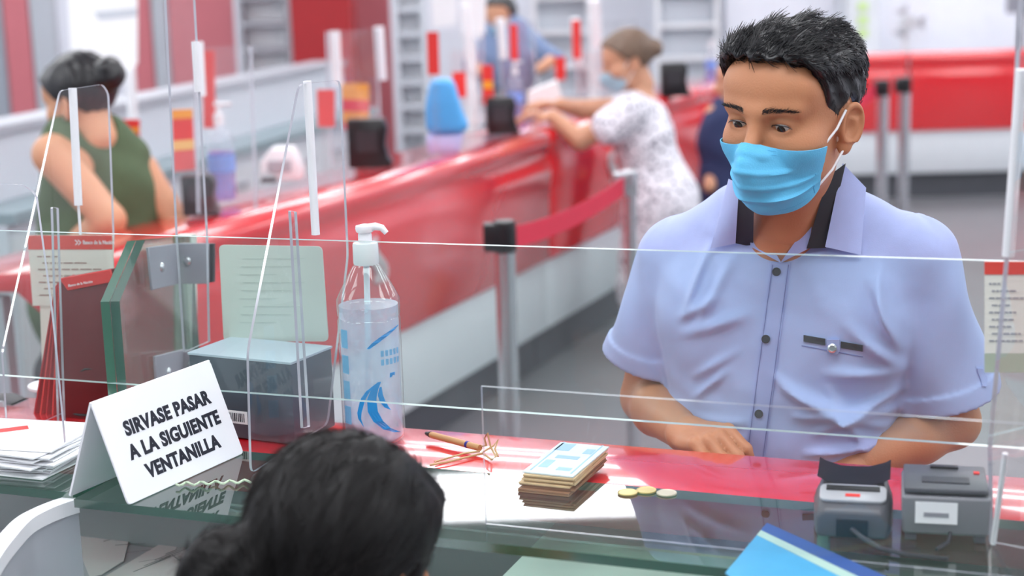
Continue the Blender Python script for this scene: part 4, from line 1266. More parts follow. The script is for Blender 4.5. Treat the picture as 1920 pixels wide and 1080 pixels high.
def place_mesh(me, name, m, parent):
    """mesh with world coordinates -> object with a local origin"""
    n = len(me.vertices); co = np.empty(n * 3, np.float32); me.vertices.foreach_get('co', co); co = co.reshape(-1, 3)
    c = (co.min(0) + co.max(0)) / 2; c[2] = co[:, 2].min()
    me.vertices.foreach_set('co', (co - c).ravel()); me.update()
    for x in (m if isinstance(m, (list, tuple)) else [m]): me.materials.append(x)
    me.polygons.foreach_set('use_smooth', [True] * len(me.polygons))
    o = bpy.data.objects.new(name, me); COL.objects.link(o)
    c = Vector([float(v) for v in c])
    if parent is not None: o.parent = parent; o.location = c - wloc(parent)
    else: o.location = c
    return o


def merge_meshes(a, b, name):
    bm = B(); bm.from_mesh(a); bm.from_mesh(b); me = bpy.data.meshes.new(name); bm.to_mesh(me); bm.free()
    return me


def sample(G, d, pts):             # trilinear sample of a grid at points (n,3)
    q = (np.asarray(pts, np.float32) - G.lo) / G.h
    i = np.clip(np.floor(q).astype(int), 0, G.n - 2); f = q - i
    o = 0
    for a in (0, 1):
        for b in (0, 1):
            for c in (0, 1):
                w = (f[:, 0] if a else 1 - f[:, 0]) * (f[:, 1] if b else 1 - f[:, 1]) * (f[:, 2] if c else 1 - f[:, 2])
                o = o + w * d[i[:, 0] + a, i[:, 1] + b, i[:, 2] + c]
    return o


def hit(G, d, u, v, M=None):
    """where the sight line meets a modelled surface; M maps grid frame to world"""
    o = Vector((0, 0, CAM_H)); k = ray(u, v)
    if M is not None:
        I = M.inverted(); o2 = I @ o; k2 = (I.to_3x3() @ k)
    else: o2, k2 = o, k
    ts = np.linspace(1.2, 3.2, 1600)
    pts = np.array(o2)[None] + np.array(k2)[None] * ts[:, None]
    hi = G.lo + G.h * (G.n - 1)
    ok = ((pts > G.lo) & (pts < hi)).all(1)
    val = np.where(ok, sample(G, d, np.clip(pts, G.lo, hi - 1e-5)), 1.0)
    w = np.where(val < 0)[0]
    if len(w) == 0: return None
    t = ts[w[0]]
    return o + k * t


def hair_strands(name, roots, normals, flow, length, m, parent, M, rad=.0006, nseg=5, clump=.0, seed=0, lift=0.3, gravity=0.0, wobble=.12):
    """tapered three-sided strands; flow(p)->dir in head frame; all in one 'stuff' part"""
    rg = np.random.default_rng(seed)
    V = []; F = []
    n = len(roots)
    D = flow(roots, normals)
    ln = length(roots) * rg.uniform(.75, 1.15, n)
    wob = rg.normal(0, 1, (n, 3)) * wobble
    cl = np.stack([np.sin(roots[:, 0] * 310 + 1.3) + np.sin(roots[:, 1] * 260 + roots[:, 0] * 120), np.cos(roots[:, 1] * 290) * .6, np.sin(roots[:, 0] * 210 + roots[:, 2] * 230)], 1) * clump
    dirs = D + wob + cl
    dn_ = np.sum(dirs * normals, 1, keepdims=True); dirs = dirs - normals * np.where(dn_ > .12, dn_ - .12, np.where(dn_ < -.1, dn_ + .1, 0))
    dirs /= np.linalg.norm(dirs, axis=1, keepdims=True)
    side = np.cross(dirs, normals); side /= np.linalg.norm(side, axis=1, keepdims=True) + 1e-9
    up = np.cross(side, dirs)
    curl = rg.normal(0, 1, n) * .35
    Mn = np.array(M)
    rings = []
    for k in range(nseg + 1):
        t = k / nseg
        c = roots + dirs * (ln * t)[:, None] + normals * (ln * (lift * t - lift * .9 * t * t))[:, None] + side * (ln * curl * t * t * .5)[:, None]
        c = c - np.array([0, 0, 1])[None] * (gravity * ln * t * t)[:, None]
        r = rad * (1 - .75 * t)
        ring = []
        for j in range(3):
            a = 2 * math.pi * j / 3
            p = c + side * (r * math.cos(a)) + up * (r * math.sin(a))
            ring.append(p @ Mn[:3, :3].T + Mn[:3, 3])
        rings.append(np.stack(ring, 1))
    V = np.stack(rings, 1).reshape(-1, 3)          # n, nseg+1, 3
    base = (np.arange(n) * (nseg + 1) * 3)[:, None, None, None]
    kk = (np.arange(nseg) * 3)[None, :, None, None]
    j0 = np.array([[0, 1], [1, 2], [2, 0]])
    q = np.stack([j0[:, 0], j0[:, 1], j0[:, 1] + 3, j0[:, 0] + 3], 1)[None, None]
    F = (base + kk + q).reshape(-1, 4)
    me = bpy.data.meshes.new(name)
    me.vertices.add(len(V)); me.vertices.foreach_set('co', V.astype(np.float32).ravel())
    me.loops.add(F.size); me.loops.foreach_set('vertex_index', F.astype(np.int32).ravel())
    me.polygons.add(len(F)); me.polygons.foreach_set('loop_start', np.arange(0, F.size, 4, dtype=np.int32))
    me.update(calc_edges=True)
    o = place_mesh(me, name, m, parent); tag(o, kind='stuff')
    return o


def mesh_pts(me, M, rg, n, keep):
    """random surface points and normals of a mesh (world) expressed in frame M"""
    nv = len(me.vertices); co = np.empty(nv * 3, np.float32); me.vertices.foreach_get('co', co); co = co.reshape(-1, 3)
    no = np.empty(nv * 3, np.float32); me.vertices.foreach_get('normal', no); no = no.reshape(-1, 3)
    I = np.array(M.inverted()); p = co @ I[:3, :3].T + I[:3, 3]; nn = no @ I[:3, :3].T
    k = keep(p); p = p[k]; nn = nn[k]
    i = rg.integers(0, len(p), n)
    return p[i] + rg.normal(0, .0012, (n, 3)), nn[i]


M_hair = mat('black_hair', (20, 20, 24), .38, var=.3, scale=60, spec=.6)
M_strand = mat('black_hair_strand', (20, 20, 24), .36, var=.3, scale=40, spec=.5)
M_eye = mat('eye_white', (206, 198, 192), .15)
M_iris = mat('dark_iris', (38, 24, 18), .12)

# ------------------------------------------------------------------ THE MAN
SK = skin_mat('man_skin', (194, 134, 98))
M_shirt = mat('light_blue_shirt', (170, 183, 230), .75, var=.05, scale=60, bump=.10, bscale=900, sheen=.15)
HC = at_y(1488, 206, 2.07)
HF = frame(HC, yaw=40, pitch=7, roll=3)
TC = Vector((.385, 2.20, 0))
TF = frame(TC, yaw=19)
TI = TF.inverted()
shA = TI @ at_y(1270, 486, 2.27); elA = TI @ at_y(1212, 745, 2.32); wrA = TI @ at_y(1282, 812, 2.12)      # image left arm
shB = TI @ at_y(1714, 486, 2.14); elB = TI @ at_y(1786, 790, 2.16); wrB = TI @ at_y(1592, 872, 2.10)
nb = TI @ at_y(1466, 470, 2.165)
nt_ = TI @ (HF @ Vector((0, .026, -.045)))
nbh = HF.inverted() @ (TF @ nb)
nbh = Vector((0, .026, -.045)) + (nbh - Vector((0, .026, -.045))).normalized() * .125
man = empty('person', TC, 'man in light blue short-sleeved shirt and blue face mask leaning at red counter', 'person')

# --- head (fine)
h = .0014
GH = Grid((-.098, -.132, -.20), (.098, .125, .145), h)
PH = GH.loc()
dh = smin(sdf_head(PH), sdf_neck(PH, .047, tuple(nbh)), .03)
me_head = GH.mesh(dh, 'head', 1)
me_head.transform(HF)
# --- body (arms, hands, chest, legs)
GB = Grid((-.36, -.26, .60), (.36, .22, 1.32), .0045)
PB = GB.loc()
hip = Vector((0, .06, .74))
db = ell(PB, (0, .0, 1.06), (.145, .09, .17))
db = smin(db, ell(PB, (0, .03, .86), (.135, .09, .20)), .05)
db = smin(db, ell(PB, tuple(hip), (.15, .10, .12)), .04)
db = smin(db, capsule(PB, nb, nt_, .051, .047), .04)
for s, sh in ((-1, shA), (1, shB)):
    db = smin(db, capsule(PB, (sh.x * .3, .02, 1.205), sh, .04, .045), .04)
def arm(P, sh, el, wr, k=1.0):
    d = capsule(P, sh, el, .047 * k, .038 * k)
    mid = el + (wr - el) * .35
    f = smin(capsule(P, el, mid, .036 * k, .039 * k), capsule(P, mid, wr, .039 * k, .025 * k), .012)
    return smin(d, f, .012)
db = smin(db, arm(PB, shA, elA, wrA), .03); db = smin(db, arm(PB, shB, elB, wrB), .03)
# hands
kA = TI @ at_y(1352, 826, 2.03)
MA = basis(wrA, kA - wrA, Vector((-.15, -.25, 1)))
kB = TI @ at_y(1470, 905, 2.045)
MB_ = basis(wrB, kB - wrB, Vector((.1, -.3, 1)))
GA = Grid((-.36, -.26, .85), (.05, .02, 1.06), .0024); 
dA = smin(sdf_hand(GA, MA, (.75, .9, .6), 1, .9, .93), capsule(GA.loc(), elA + (wrA - elA) * .6, wrA, .031, .024), .02)
GB2 = Grid((-.10, -.28, .80), (.30, .06, 1.04), .0026)
dB = smin(sdf_hand(GB2, MB_, (.5, .6, .5), -1, .6, .95), capsule(GB2.loc(), elB + (wrB - elB) * .6, wrB, .031, .024), .02)
body = GB.mesh(db, 'torso', 1)
legs_p = [Vector((0, .07, .72))]
GL = Grid((-.24, -.16, 0.0), (.24, .24, .78), .008); PL = GL.loc()
dl = ell(PL, (0, .06, .72), (.155, .105, .10))
for s in (-1, 1):
    dl = smin(dl, chain(PL, [Vector((s * .085, .06, .68)), Vector((s * .10, .01, .42)), Vector((s * .11, .08, .09))], [.085, .062, .05], .03), .03)
ds = None
for s in (-1, 1):
    f = smin(capsule(PL, (s * .11, .09, .045), (s * .12, -.09, .035), .042, .034), ell(PL, (s * .11, .08, .06), (.042, .05, .055)), .02)
    ds = f if ds is None else np.minimum(ds, f)
for mm, GG, dd in ((None, GA, dA), (None, GB2, dB)):
    body = merge_meshes(body, GG.mesh(dd, 'hand', 0), 'body')
body.transform(TF)
body = merge_meshes(body, me_head, 'body')
place_mesh(body, 'body', SK, man)
me = GL.mesh(dl, 'trousers', 1); me.transform(TF); place_mesh(me, 'trousers', mat('dark_trousers', (40, 42, 52), .8), man)
me = GL.mesh(ds, 'shoes', 1); me.transform(TF); place_mesh(me, 'shoe', M_black, man)

# --- shirt
GS = Grid((-.40, -.20, .68), (.40, .22, 1.34), .0034)
PS = GS.loc()
X_, Y_, Z_ = PS
dt = ell(PS, (0, .004, 1.07), (.172, .116, .205))
dt = smin(dt, ell(PS, (-.01, -.004, .92), (.150, .118, .22)), .06)
dt = smin(dt, ell(PS, (0, .045, .77), (.168, .125, .14)), .05)
for s, sh in ((-1, shA), (1, shB)):
    dt = smin(dt, capsule(PS, (sh.x * .25, .012, 1.236), (sh.x * .94, sh.y * .9, sh.z + .002), .056, .054), .045)
    dt = smin(dt, ell(PS, (sh.x * .55, -.035, 1.10), (.085, .075, .09)), .04)
# folds: ridges on the front drawn in (x, z)
def fold(segs, front=True):
    f = 0
    for (x0, z0, x1, z1, w, a) in segs:
        dx, dz = x1 - x0, z1 - z0; L2 = dx * dx + dz * dz
        t = np.clip(((X_ - x0) * dx + (Z_ - z0) * dz) / L2, 0, 1)
        dd = (X_ - x0 - t * dx) ** 2 + (Z_ - z0 - t * dz) ** 2
        f = f + 1.5 * a * np.exp(-dd / (w * w)) * np.sin(np.pi * np.clip(t * .8 + .1, 0, 1)) 
    return f * (1 / (1 + np.exp((Y_ - .03) / .02)))
def xz(u, v, y=2.10):
    p = TI @ at_y(u, v, y); return p.x, p.z
folds = []
for (u0, v0, u1, v1, w, a) in (
    (1262, 610, 1340, 560, .012, .007), (1268, 640, 1400, 590, .014, .006), (1272, 600, 1310, 480, .010, .008), (1300, 620, 1360, 500, .012, .006),
    (1690, 640, 1640, 520, .012, .010), (1690, 680, 1600, 600, .014, .008), (1665, 600, 1650, 500, .008, .007), (1690, 690, 1560, 690, .014, .007),
    (1690, 730, 1540, 800, .012, .009), (1680, 770, 1500, 770, .012, .008), (1660, 800, 1480, 720, .013, .009), (1560, 770, 1440, 690, .012, .005),
    (1660, 830, 1520, 840, .010, .008), (1290, 760, 1360, 700, .008, .005), (1290, 720, 1380, 660, .010, .004), (1300, 800, 1400, 790, .010, .004), (1330, 840, 1400, 820, .010, .004),
    (1540, 560, 1520, 500, .02, .003), (1340, 460, 1290, 440, .02, .003), (1640, 860, 1560, 720, .010, .006)):
    x0, z0 = xz(u0, v0); x1, z1 = xz(u1, v1); folds.append((x0, z0, x1, z1, w * .62, a))
noise = .0016 * np.sin(X_ * 62 + Z_ * 31 + 1.1 * np.sin(Z_ * 44)) * np.cos(Z_ * 57 - X_ * 23 + np.sin(Y_ * 30))
dt = dt - fold(folds) - noise
# sleeves
def sleeve(P, sh, el, f, r0, r1, ph):
    end = sh + (el - sh) * f
    ax = (el - sh).normalized()
    d = capsule(P, sh, end, r0, r1)
    X, Y, Z = P
    al = (X - sh.x) * ax.x + (Y - sh.y) * ax.y + (Z - sh.z) * ax.z
    L = (end - sh).length
    ang = np.arctan2(Y - sh.y, X - sh.x)
    w = .0032 * np.sin(ang * 3 + ph + al * 26) * np.clip(al / .06, 0, 1) + .0016 * np.sin(ang * 5 - al * 40)
    d = d - w
    d = smax(d, al - L, .004)
    inner = capsule(P, sh + (end - sh) * .55, end + ax * .03, r1 * .80, r1 - .004 + .0)
    # hem band slightly proud
    hem = np.maximum(np.abs(al - (L - .014)) - .014, capsule(P, sh, end, r0, r1) - .0035 - w)
    d = smin(d, np.maximum(hem, al - L), .003)
    d = np.maximum(d, -np.maximum(inner, -(al - L * .6)))
    return d
slA = sleeve(PS, shA, elA, .72, .060, .073, 0.5)
slB = sleeve(PS, shB, elB, .84, .060, .070, 2.0)
dS_ = smin(smin(dt, slA, .016), slB, .016)
# neck opening: V wedge and neck bore
dS_ = smax(dS_, -capsule(PS, nb + Vector((0, .01, .005)), nt_ + Vector((0, 0, .06)), .053, .056), .006)
vp = TI @ at_y(1463, 486, 2.08)
wx = np.abs(X_ - (vp.x + (Z_ - vp.z) * .12)); wedge = np.maximum(wx - (Z_ - vp.z) * .62, Y_ + .03)
dS_ = smax(dS_, -wedge, .003)
dS_ = np.ascontiguousarray(np.broadcast_to(dS_, tuple(GS.n))).astype(np.float32)
me = GS.mesh(dS_, 'shirt', 1); me.transform(TF)
shirt = place_mesh(me, 'shirt', M_shirt, man)
HS = lambda u, v: hit(GS, dS_, u, v, TF)


def surf_strip(name, ctr, width, m, parent, off=.0015, th=.0015, wdir=(1, 0)):
    """strip laid on the shirt along pixel points; its width is drawn across in the picture plane but every point sits on the cloth"""
    rows = []
    for (u, v, w) in ctr:
        row = []
        for k in (-1, -.5, 0, .5, 1):
            p = HS(u + k * w * wdir[0], v + k * w * wdir[1])
            if p is None: p = HS(u, v)
            if p is None: break
            row.append(p)
        if len(row) == 5: rows.append(row)
    bm = B(); cam_ = Vector((0, 0, CAM_H)); top = []; bot = []
    for row in rows:
        n = (cam_ - row[2]).normalized()
        n = (n + (N * -1)).normalized()
        top.append([bm.verts.new(p + n * (off + th)) for p in row]); bot.append([bm.verts.new(p - n * .003) for p in row])
    for i in range(len(top) - 1):
        for k in range(4): bm.faces.new([top[i][k], top[i][k + 1], top[i + 1][k + 1], top[i + 1][k]])
        bm.faces.new([top[i][0], top[i + 1][0], bot[i + 1][0], bot[i][0]]); bm.faces.new([top[i][4], bot[i][4], bot[i + 1][4], top[i + 1][4]])
    bm.faces.new([*top[0], *bot[0][::-1]]); bm.faces.new([*top[-1], *bot[-1][::-1]])
    return fin(bm, name, m, parent, smooth=True)


M_shirt2 = mat('shirt_placket_cloth', (162, 174, 224), .75, var=.05, scale=60, bump=.10, bscale=900)
M_trim = mat('black_trim', (44, 46, 52), .7)
ctr = []
for i in range(22):
    t = i / 21; ctr.append((1464 + (1414 - 1464) * t + 6 * math.sin(t * 3.1) * 0, 492 + (868 - 492) * t, 18 + 0 * t))
placket = surf_strip('placket', ctr, 0, M_shirt2, shirt)
M_stitch = mat('stitch_blue', (112, 120, 176), .8)
for sg, nm in ((-1, 'stitching'), (1, 'stitching')):
    surf_strip(nm, [(c[0] + sg * 15, c[1] + 4, .7) for c in ctr], 0, M_stitch, placket, off=.0034, th=.0004)
for (u, v) in ((1457, 510), (1437, 636), (1424, 776)):
    p = HS(u, v); n = -N * .9 + UP * .25; n.normalize(); c = p + n * .003
    bm = B(); lathe(bm, c, [(.0052, 0), (.0058, .0006), (.0058, .0018), (.0046, .0022), (.0040, .0015), (.0001, .0015)], 18, ax=n)
    bt = fin(bm, 'button', M_trim, shirt, smooth=True)
# pocket trim with tab and stud
surf_strip('pocket_trim', [(1507 + i * 5.8, 634 + i * 1.0, 6) for i in range(8)], 0, M_trim, shirt, wdir=(0, 1))
surf_strip('pocket_trim', [(1577 + i * 5.8, 646 + i * 1.0, 6) for i in range(8)], 0, M_trim, shirt, wdir=(0, 1))
surf_strip('pocket_tab', [(1563, 636, 11), (1563, 646, 12), (1563, 656, 12), (1563, 664, 8)], 0, M_shirt2, shirt, off=.003)
p = HS(1562, 653); n = (-N * .95 + UP * .2).normalized()
bm = B(); lathe(bm, p + n * .006, [(.006, 0), (.0062, .001), (.004, .002), (.0036, .001), (.0001, .001)], 16, ax=n); fin(bm, 'stud', M_chrome, shirt, smooth=True)
surf_strip('pocket_seam', [(1502 + i * 8.3, 648 + i * 1.5, 1) for i in range(15)], 0, M_stitch, shirt, wdir=(0, 1), off=.0006, th=.0004)
# sleeve tab on the right sleeve with button
surf_strip('sleeve_tab', [(1838, 690, 5), (1842, 700, 7), (1846, 712, 6), (1846, 724, 4)], 0, M_shirt2, shirt, off=.002) if HS(1838, 700) else None

# collar: black band inside, two wings; points are placed on the body in the torso frame
def drape(name, quad, m, off=.007, th=.0022, bulge=.003, n1=10, n2=8, tol=.12):
    """quad: (u, v, depth) corners TL TR BR BL; the cloth lies on the shirt wherever the shirt is nearer"""
    bm = B(); g = []; cam_ = Vector((0, 0, CAM_H))
    for i in range(n1 + 1):
        a = i / n1; row = []
        for j in range(n2 + 1):
            b = j / n2
            w = ((1 - a) * (1 - b), a * (1 - b), a * b, (1 - a) * b)
            u = sum(w[k] * quad[k][0] for k in range(4)); v = sum(w[k] * quad[k][1] for k in range(4)); y = sum(w[k] * quad[k][2] for k in range(4))
            h_ = HS(u, v)
            if h_ is not None and abs(h_.y - y) < tol: y = min(y, h_.y - off)
            y -= bulge * math.sin(math.pi * a) * math.sin(math.pi * b)
            row.append(at_y(u, v, y))
        g.append(row)
    for _ in range(3):
        g2 = [[p.copy() for p in row] for row in g]
        for i in range(1, n1):
            for j in range(1, n2):
                k = (g[i - 1][j].y + g[i + 1][j].y + g[i][j - 1].y + g[i][j + 1].y) / 4
                if k < g[i][j].y: g2[i][j] = g[i][j] + (g[i][j] - cam_) * ((k - g[i][j].y) / g[i][j].y)
        g = g2
    A_ = [[bm.verts.new(p) for p in row] for row in g]
    B_ = [[bm.verts.new(p + (p - cam_).normalized() * th) for p in row] for row in g]
    for i in range(n1):
        for j in range(n2):
            bm.faces.new([A_[i][j], A_[i + 1][j], A_[i + 1][j + 1], A_[i][j + 1]]); bm.faces.new([B_[i][j], B_[i][j + 1], B_[i + 1][j + 1], B_[i + 1][j]])
    for i in range(n1):
        for j in (0, n2): bm.faces.new([A_[i][j], A_[i + 1][j], B_[i + 1][j], B_[i][j]])
    for j in range(n2):
        for i in (0, n1): bm.faces.new([A_[i][j], A_[i][j + 1], B_[i][j + 1], B_[i][j]])
    return fin(bm, name, m, shirt, smooth=True)


def on(u, v, d=.006):
    p = HS(u, v)
    if p is None: print('MISS', u, v); return at_y(u, v, 2.08)
    k = ray(u, v); return p - k.normalized() * d


yl = on(1340, 470).y; ym = on(1463, 500).y; yr = on(1600, 478).y; yb = on(1540, 475).y
drape('collar_facing', [(1404, 405, yl - .012), (1414, 408, yl - .010), (1466, 494, ym), (1407, 462, yl - .01)], M_shirt2, bulge=0)
drape('collar_facing', [(1516, 418, yb - .006), (1524, 412, yb - .004), (1516, 466, yb - .004), (1462, 494, ym)], M_shirt2, bulge=0)
drape('collar_band', [(1386, 345, 2.08), (1414, 372, 2.05), (1412, 463, yl - .010), (1378, 456, yl - .010)], M_trim, off=.006, bulge=0, tol=.0)
drape('collar_band', [(1553, 330, 2.08), (1586, 306, 2.10), (1549, 465, yb - .006), (1512, 466, yb - .006)], M_trim, off=.008, bulge=0, tol=.0)
drape('collar_wing', [(1366, 335, 2.15), (1386, 345, 2.08), (1379, 457, yl - .014), (1332, 466, yl - .004)], M_shirt, off=.009, bulge=.003)
drape('collar_wing', [(1580, 306, 2.10), (1624, 352, 2.13), (1614, 478, yr - .006), (1547, 463, yb - .012)], M_shirt, off=.010, bulge=.003)

# --- eyes, brows, lashes
for s in (-1, 1):
    c = Vector((s * .031, -.0745, .0000))
    gz = Vector((.02, -1, -.42)).normalized()
    bm = B(); bmesh.ops.create_uvsphere(bm, u_segments=24, v_segments=16, radius=.0128, matrix=Matrix.Translation(c)); bm.transform(HF)
    ey = fin(bm, 'eyeball', M_eye, man, smooth=True)
    bm = B(); lathe(bm, c + gz * .0120, [(.0058, -.0012), (.0056, .0004), (.0040, .0011), (.0001, .0014)], 20, ax=gz); bm.transform(HF)
    fin(bm, 'iris', M_iris, ey, smooth=True)
    bm = B()
    tube(bm, [c + Vector((s * x, y, z)) for x, y, z in ((-.0135, -.0105, -.003), (-.0105, -.0142, .0008), (-.004, -.0162, .0022), (.004, -.0162, .0022), (.0105, -.0135, .0006), (.0150, -.0095, -.003))], [.0004, .0007, .0009, .001, .0009, .0004], 6)
    bm.transform(HF); fin(bm, 'eyelashes', M_black, man, smooth=True)
rg = np.random.default_rng(5)
for s in (-1, 1):
    n = 240; t = rg.uniform(0, 1, n)
    x = s * (.013 + .040 * t); z = .0195 + .0030 * np.sin(t * 2.4) - .003 * t + rg.normal(0, 1, n) * .0018 * (1 - .55 * t)
    pts = np.stack([x, np.full(n, -.13), z], 1)
    for _ in range(60):
        f = sample(GH, dh, pts); pts[:, 1] += np.clip(f, -.003, .003)
    nrm = np.tile(np.array([[0, -1, 0.15]]), (n, 1)); nrm = nrm / np.linalg.norm(nrm, axis=1, keepdims=True)
    hair_strands('eyebrow', pts, nrm, lambda r, q: np.stack([np.full(len(r), s * .85), np.full(len(r), .1), np.full(len(r), .35)], 1), lambda r: np.full(len(r), .0055), M_strand, man, HF, rad=.00025, nseg=3, seed=int(2 + s), lift=.08)

# --- hair: sculpted cap plus strands
def hairline(y, ax_):
    """lowest z of the hair for a point at depth y (head frame)"""
    return np.interp(y, [-.12, -.080, -.064, -.052, -.040, -.030, -.012, -.006, .012, .032, .050, .095, .14],
                     [.084, .082, .072, .058, .030, .000, -.022, .004, .022, .012, -.045, -.066, -.070])
GC = Grid((-.105, -.125, -.09), (.105, .135, .17), .0018); PC = GC.loc(); Xc, Yc, Zc = PC
sk = ell(PC, (0, .011, .031), (.0725, .090, .073)); sk = smin(sk, ell(PC, (0, -.058, .044), (.062, .034, .040)), .03)
topness = np.clip((Zc - .05) / .07, 0, 1)
thick = .004 + .0045 * np.clip((Zc - .005) / .05, 0, 1) + .0015 * topness + .011 * topness * np.clip((-Yc - .005) / .05, 0, 1) + .008 * topness * np.clip((np.abs(Xc) - .02) / .04, 0, 1) + .007 * np.clip((Yc - .02) / .08, 0, 1)
waves = .0026 * np.sin(Xc * 150 + 2.0 * np.sin(Yc * 55)) * topness + .0012 * np.sin(Yc * 210 + Zc * 160 + Xc * 60)
cap_ = sk - thick - waves
hl = hairline(Yc[0, :, 0], None)[None, :, None]
cap_ = smax(cap_, (hl + .003 * np.sin(Xc * 260) - Zc) * .8, .006)
cap_ = np.ascontiguousarray(np.broadcast_to(cap_, tuple(GC.n)))
me = GC.mesh(cap_, 'hair', 1); me.transform(HF)
hair = place_mesh(me.copy(), 'hair', M_hair, man)
def flow(p, n):
    top = np.clip((p[:, 2] - .045) / .05, 0, 1)
    d = np.stack([.55 + p[:, 0] * 4, np.full(len(p), 1.0), .35 * np.ones(len(p))], 1) * top[:, None] + np.stack([np.zeros(len(p)), np.full(len(p), .45), np.full(len(p), -1.0)], 1) * (1 - top)[:, None]
    d = d - n * (np.sum(d * n, 1, keepdims=True)) * .95
    return d / (np.linalg.norm(d, axis=1, keepdims=True) + 1e-9)
p_, n_ = mesh_pts(me, HF, rg, 5200, lambda p: p[:, 2] > .05)
hair_strands('hair_strands', p_, n_, flow, lambda r: .012 + .014 * np.clip((r[:, 2] - .05) / .07, 0, 1), M_strand, hair, HF, rad=.0007, nseg=5, clump=.22, seed=3, lift=.06, wobble=.06)
p_, n_ = mesh_pts(me, HF, rg, 3600, lambda p: (p[:, 2] <= .065))
hair_strands('hair_strands', p_, n_, flow, lambda r: np.full(len(r), .008), M_strand, hair, HF, rad=.0004, nseg=3, clump=.1, seed=4, lift=.03, wobble=.08)
# a few short locks standing up along the forehead hairline
p_, n_ = mesh_pts(me, HF, rg, 500, lambda p: (p[:, 2] > .085) & (p[:, 1] < -.045))
hair_strands('hair_strands', p_, n_, lambda p, n: (lambda d: d / np.linalg.norm(d, axis=1, keepdims=True))(np.stack([.2 + p[:, 0] * 5, .9 * np.ones(len(p)), .9 * np.ones(len(p))], 1)), lambda r: np.full(len(r), .014), M_strand, hair, HF, rad=.0006, nseg=5, clump=.35, seed=6, lift=.2)

# --- face mask
M_mask = mat('blue_mask_cloth', (102, 196, 240), .8, var=.04, scale=40, bump=.15, bscale=500)
def mask_pt(a, b):
    """a in [-1,1] across (his right to left), b in [0,1] down"""
    ang = a * math.radians(77)
    half = .060 + .004 * math.sin(math.pi * b)
    top = -.027 + .006 * (1 - abs(a)) ** 1 * 0 + .010 * math.exp(-(a / .22) ** 2) - .004 * abs(a)
    bot = -.118 + .030 * abs(a) ** 2.2
    z = top * (1 - b) + bot * b
    # nose / chin profile
    fwd = -.088 - .032 * math.exp(-(a / .30) ** 2) * math.exp(-((b - .28) / .38) ** 2) - .010 * math.exp(-(a / .5) ** 2) * math.sin(math.pi * min(1, b * .9))
    if b > .75: fwd += (b - .75) * .08
    xr = .0625 * (1 - .16 * b * abs(a))
    x = math.sin(ang) * xr
    y = fwd * math.cos(ang) ** .9 + .0 - .020 * (1 - math.cos(ang))
    pl = 0
    for pb in (.34, .56, .76):
        pl += .0032 * math.exp(-((b - pb) / .03) ** 2)
    pl += .0012 * math.sin(a * 9 + b * 13) * math.sin(b * 3.1)
    nrm = Vector((math.sin(ang), -math.cos(ang), -.1 + .3 * (b - .5) * -1))
    return Vector((x, y, z)) + nrm.normalized() * (pl + .004)
bm = B(); NA, NB_ = 56, 40; g = [[bm.verts.new(mask_pt(-1 + 2 * i / NA, j / NB_)) for j in range(NB_ + 1)] for i in range(NA + 1)]
# lay the cloth outside the face
for i in range(NA + 1):
    for j in range(NB_ + 1):
        p = g[i][j].co
        for _ in range(12):
            f = float(sample(GH, dh, [tuple(p)])[0])
            if f > .0022: break
            d_ = Vector((p.x, min(p.y, -.02), 0)).normalized(); p = p + d_ * (.0025 - f)
        g[i][j].co = p
for i in range(NA):
    for j in range(NB_): bm.faces.new([g[i][j], g[i + 1][j], g[i + 1][j + 1], g[i][j + 1]])
for _ in range(1): bmesh.ops.smooth_vert(bm, verts=[v for v in bm.verts if not v.is_boundary], factor=.4, use_axis_x=True, use_axis_y=True, use_axis_z=True)
bmesh.ops.solidify(bm, geom=bm.faces[:], thickness=.0012)
bm.transform(HF); mask = fin(bm, 'face_mask', M_mask, man, smooth=True)
M_mask2 = mat('mask_seam', (80, 176, 226), .8)
for b0 in (.035, .085, .93):
    bm = B(); pts = [HF @ (mask_pt(-.97 + 1.94 * i / 40, b0) + Vector((0, -.0016, 0))) for i in range(41)]
    tube(bm, pts, .0007, 5); fin(bm, 'seam', M_mask2, mask, smooth=True)
for a0 in (-.93, .88):
    bm = B(); pts = [HF @ (mask_pt(a0, .05 + .9 * i / 20) + Vector((math.copysign(.001, a0), -.001, 0))) for i in range(21)]
    tube(bm, pts, .0008, 5); fin(bm, 'seam', M_mask2, mask, smooth=True)
for s in (-1, 1):
    bm = B()
    pa_ = mask_pt(s * .99, .04); pb_ = mask_pt(s * .99, .93)
    et = Vector((s * .0745, .001, .006)); eb = Vector((s * .0715, .002, -.044)); ek = Vector((s * .080, .022, -.005))
    out_ = Vector((s * .004, -.001, 0))
    tube(bm, [HF @ q for q in (pa_, (pa_ * .5 + et * .5) + out_, et)], .0016, 6)
    tube(bm, [HF @ q for q in (pb_, (pb_ * .55 + eb * .45) + out_, eb)], .0016, 6)
    fin(bm, 'ear_loop', M_white, mask, smooth=True)

# ------------------------------------------------------------------ OTHER PEOPLE
def to_np(v): return tuple(v)


